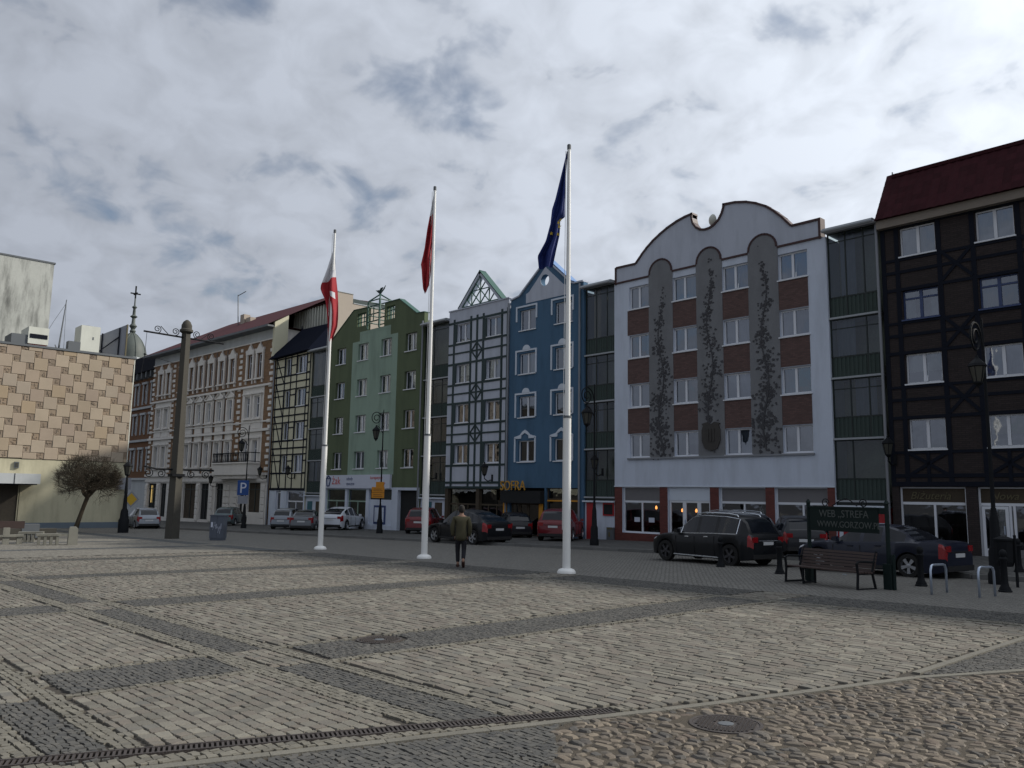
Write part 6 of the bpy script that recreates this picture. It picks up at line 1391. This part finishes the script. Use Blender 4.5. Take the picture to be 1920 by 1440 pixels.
car('parked_car','hatch',-15.0,28.3,128,drk,'charcoal car parked behind the large black estate car',sc=.92,dz=.10)
car('parked_car','suv',-17.8,27.9,172,sil,'silver car with roof rails mostly hidden behind the large black estate car',sc=.88,rails=True,dz=.10)
car('parked_car','hatch',-33.6,31.6,150,drk,'dark small car by the gold lettered shop, left of the red off roader',sc=.90,dz=.10)

# ================================================================ MAN
def skinned(name,verts,edges,radii,mt,parent,root=0,sub=2):
    me=bpy.data.meshes.new(name); me.from_pydata(verts,edges,[]); me.materials.append(mt); o=link(name,me,parent)
    sk=o.modifiers.new('skin','SKIN'); sk.use_smooth_shade=True; sk.use_x_symmetry=False
    for i,v in enumerate(me.skin_vertices[0].data):
        r=radii[i]; v.radius=r if isinstance(r,tuple) else (r,r); v.use_root=(i==root)
    ss=o.modifiers.new('sub','SUBSURF'); ss.levels=sub; ss.render_levels=sub
    dg=bpy.context.evaluated_depsgraph_get(); dg.update(); m2=bpy.data.meshes.new_from_object(o.evaluated_get(dg)); o.modifiers.clear(); o.data=m2; m2.materials.clear(); m2.materials.append(mt)
    m2.polygons.foreach_set('use_smooth',[True]*len(m2.polygons)); return o
mx,my=-17.88,14.86
man=empty('person',at(mx,my),R(140)); tag(man,'man in an olive jacket and dark trousers walking away between the flagpoles','person'); man.scale=(.94,.92,.95)
# local frame: +x = walking direction, +y = his left
SK=mat('skin',(.28,.16,.11),.6,.05); JK=mat('olive_jacket',(.055,.050,.027),.9,.2,8,.3,60); TR=mat('dark_trousers',(.010,.010,.014),.9,.1); SH=mat('brown_shoes',(.045,.020,.015),.6,.15); HR=mat('dark_grey_hair',(.022,.019,.017),.9,.3,20)
hip=.90; V=[(0,0,.93),(0,0,1.12),(.01,0,1.32),(.0,0,1.46),(.015,0,1.53),(.03,0,1.60),(.035,0,1.68),
 (0,.10,.88),(.10,.095,.50),(.02,.08,.10),(.12,.085,.045),
 (0,-.10,.88),(-.03,-.095,.50),(-.26,-.08,.22),(-.22,-.085,.09),
 (0,.19,1.42),(-.04,.25,1.16),(.06,.25,.96),(.10,.23,.90),
 (0,-.19,1.42),(-.05,-.25,1.16),(.04,-.25,.96),(.08,-.23,.90)]
E_=[(0,1),(1,2),(2,3),(3,4),(4,5),(5,6),(0,7),(7,8),(8,9),(9,10),(0,11),(11,12),(12,13),(13,14),(3,15),(15,16),(16,17),(17,18),(3,19),(19,20),(20,21),(21,22)]
rad=[(.13,.11),(.12,.10),(.15,.11),(.09,.07),.055,.075,.07,.085,.06,.04,.035,.085,.06,.04,.035,.06,.045,.035,.03,.06,.045,.035,.03]
skinned('body',V,E_,rad,SK,man)
# hands with fingers
for sy,(hx,hy,hz) in ((1,(.11,.20,.87)),(-1,(.09,-.20,.87))):
    mb=MB()
    for k in range(4): mb.tube([(hx+.02*k-.03,hy,hz),(hx+.022*k-.03,hy-.006*sy,hz-.045),(hx+.022*k-.015,hy-.02*sy,hz-.075-.006*(1.5-abs(k-1.5)))],[.010,.009,.007],5)
    mb.tube([(hx+.035,hy-.01*sy,hz+.01),(hx+.055,hy-.025*sy,hz-.03)],[.011,.008],5); build('fingers',mb,SK,man,smooth=True)
skinned('jacket',[(0,0,.74),(0,0,.92),(0,0,1.12),(.01,0,1.32),(-.005,0,1.46),(.0,0,1.50),(0,.20,1.41),(-.04,.27,1.16),(.04,.24,.90),(0,-.20,1.41),(-.05,-.27,1.16),(.02,-.24,.90)],[(0,1),(1,2),(2,3),(3,4),(4,5),(4,6),(6,7),(7,8),(4,9),(9,10),(10,11)],[(.235,.20),(.235,.19),(.225,.18),(.23,.18),(.13,.12),(.08,.075),.088,.078,.068,.088,.078,.068],JK,man)
skinned('trousers',[(0,0,.93),(0,0,.86),(0,.095,.80),(.10,.095,.50),(.03,.08,.13),(0,-.095,.80),(-.03,-.095,.50),(-.24,-.08,.24)],[(0,1),(1,2),(2,3),(3,4),(1,5),(5,6),(6,7)],[(.15,.13),(.15,.13),.10,.075,.062,.10,.075,.062],TR,man)
for (a,b,c,nm) in [((.02,.08,.055),(.13,.085,.05),(.22,.09,.035),0),((-.27,-.08,.20),(-.21,-.085,.10),(-.13,-.09,.035),1)]:
    mb=MB(); mb.tube([a,b,c,tuple(Vector(c)+(Vector(c)-Vector(b))*.35)],[.055,.052,.045,.02],8); build('shoe',mb,SH,man,smooth=True)
mb=MB(); mb.lathe([(.02,.14),(.08,.12),(.11,.07),(.118,.0),(.10,-.06),(.07,-.09)],(.012,0,1.67),14); o=build('hair',mb,HR,man,smooth=True); o.scale=(1.03,.86,1)
mb=MB(); 
for sy in (1,-1): mb.tube([(.04,sy*.078,1.665),(.035,sy*.092,1.65),(.04,sy*.08,1.62)],[.012,.016,.010],6)
mb.tube([(.125,0,1.66),(.15,0,1.635),(.13,0,1.625)],[.010,.014,.010],6); build('ears_and_nose',mb,SK,man,smooth=True)
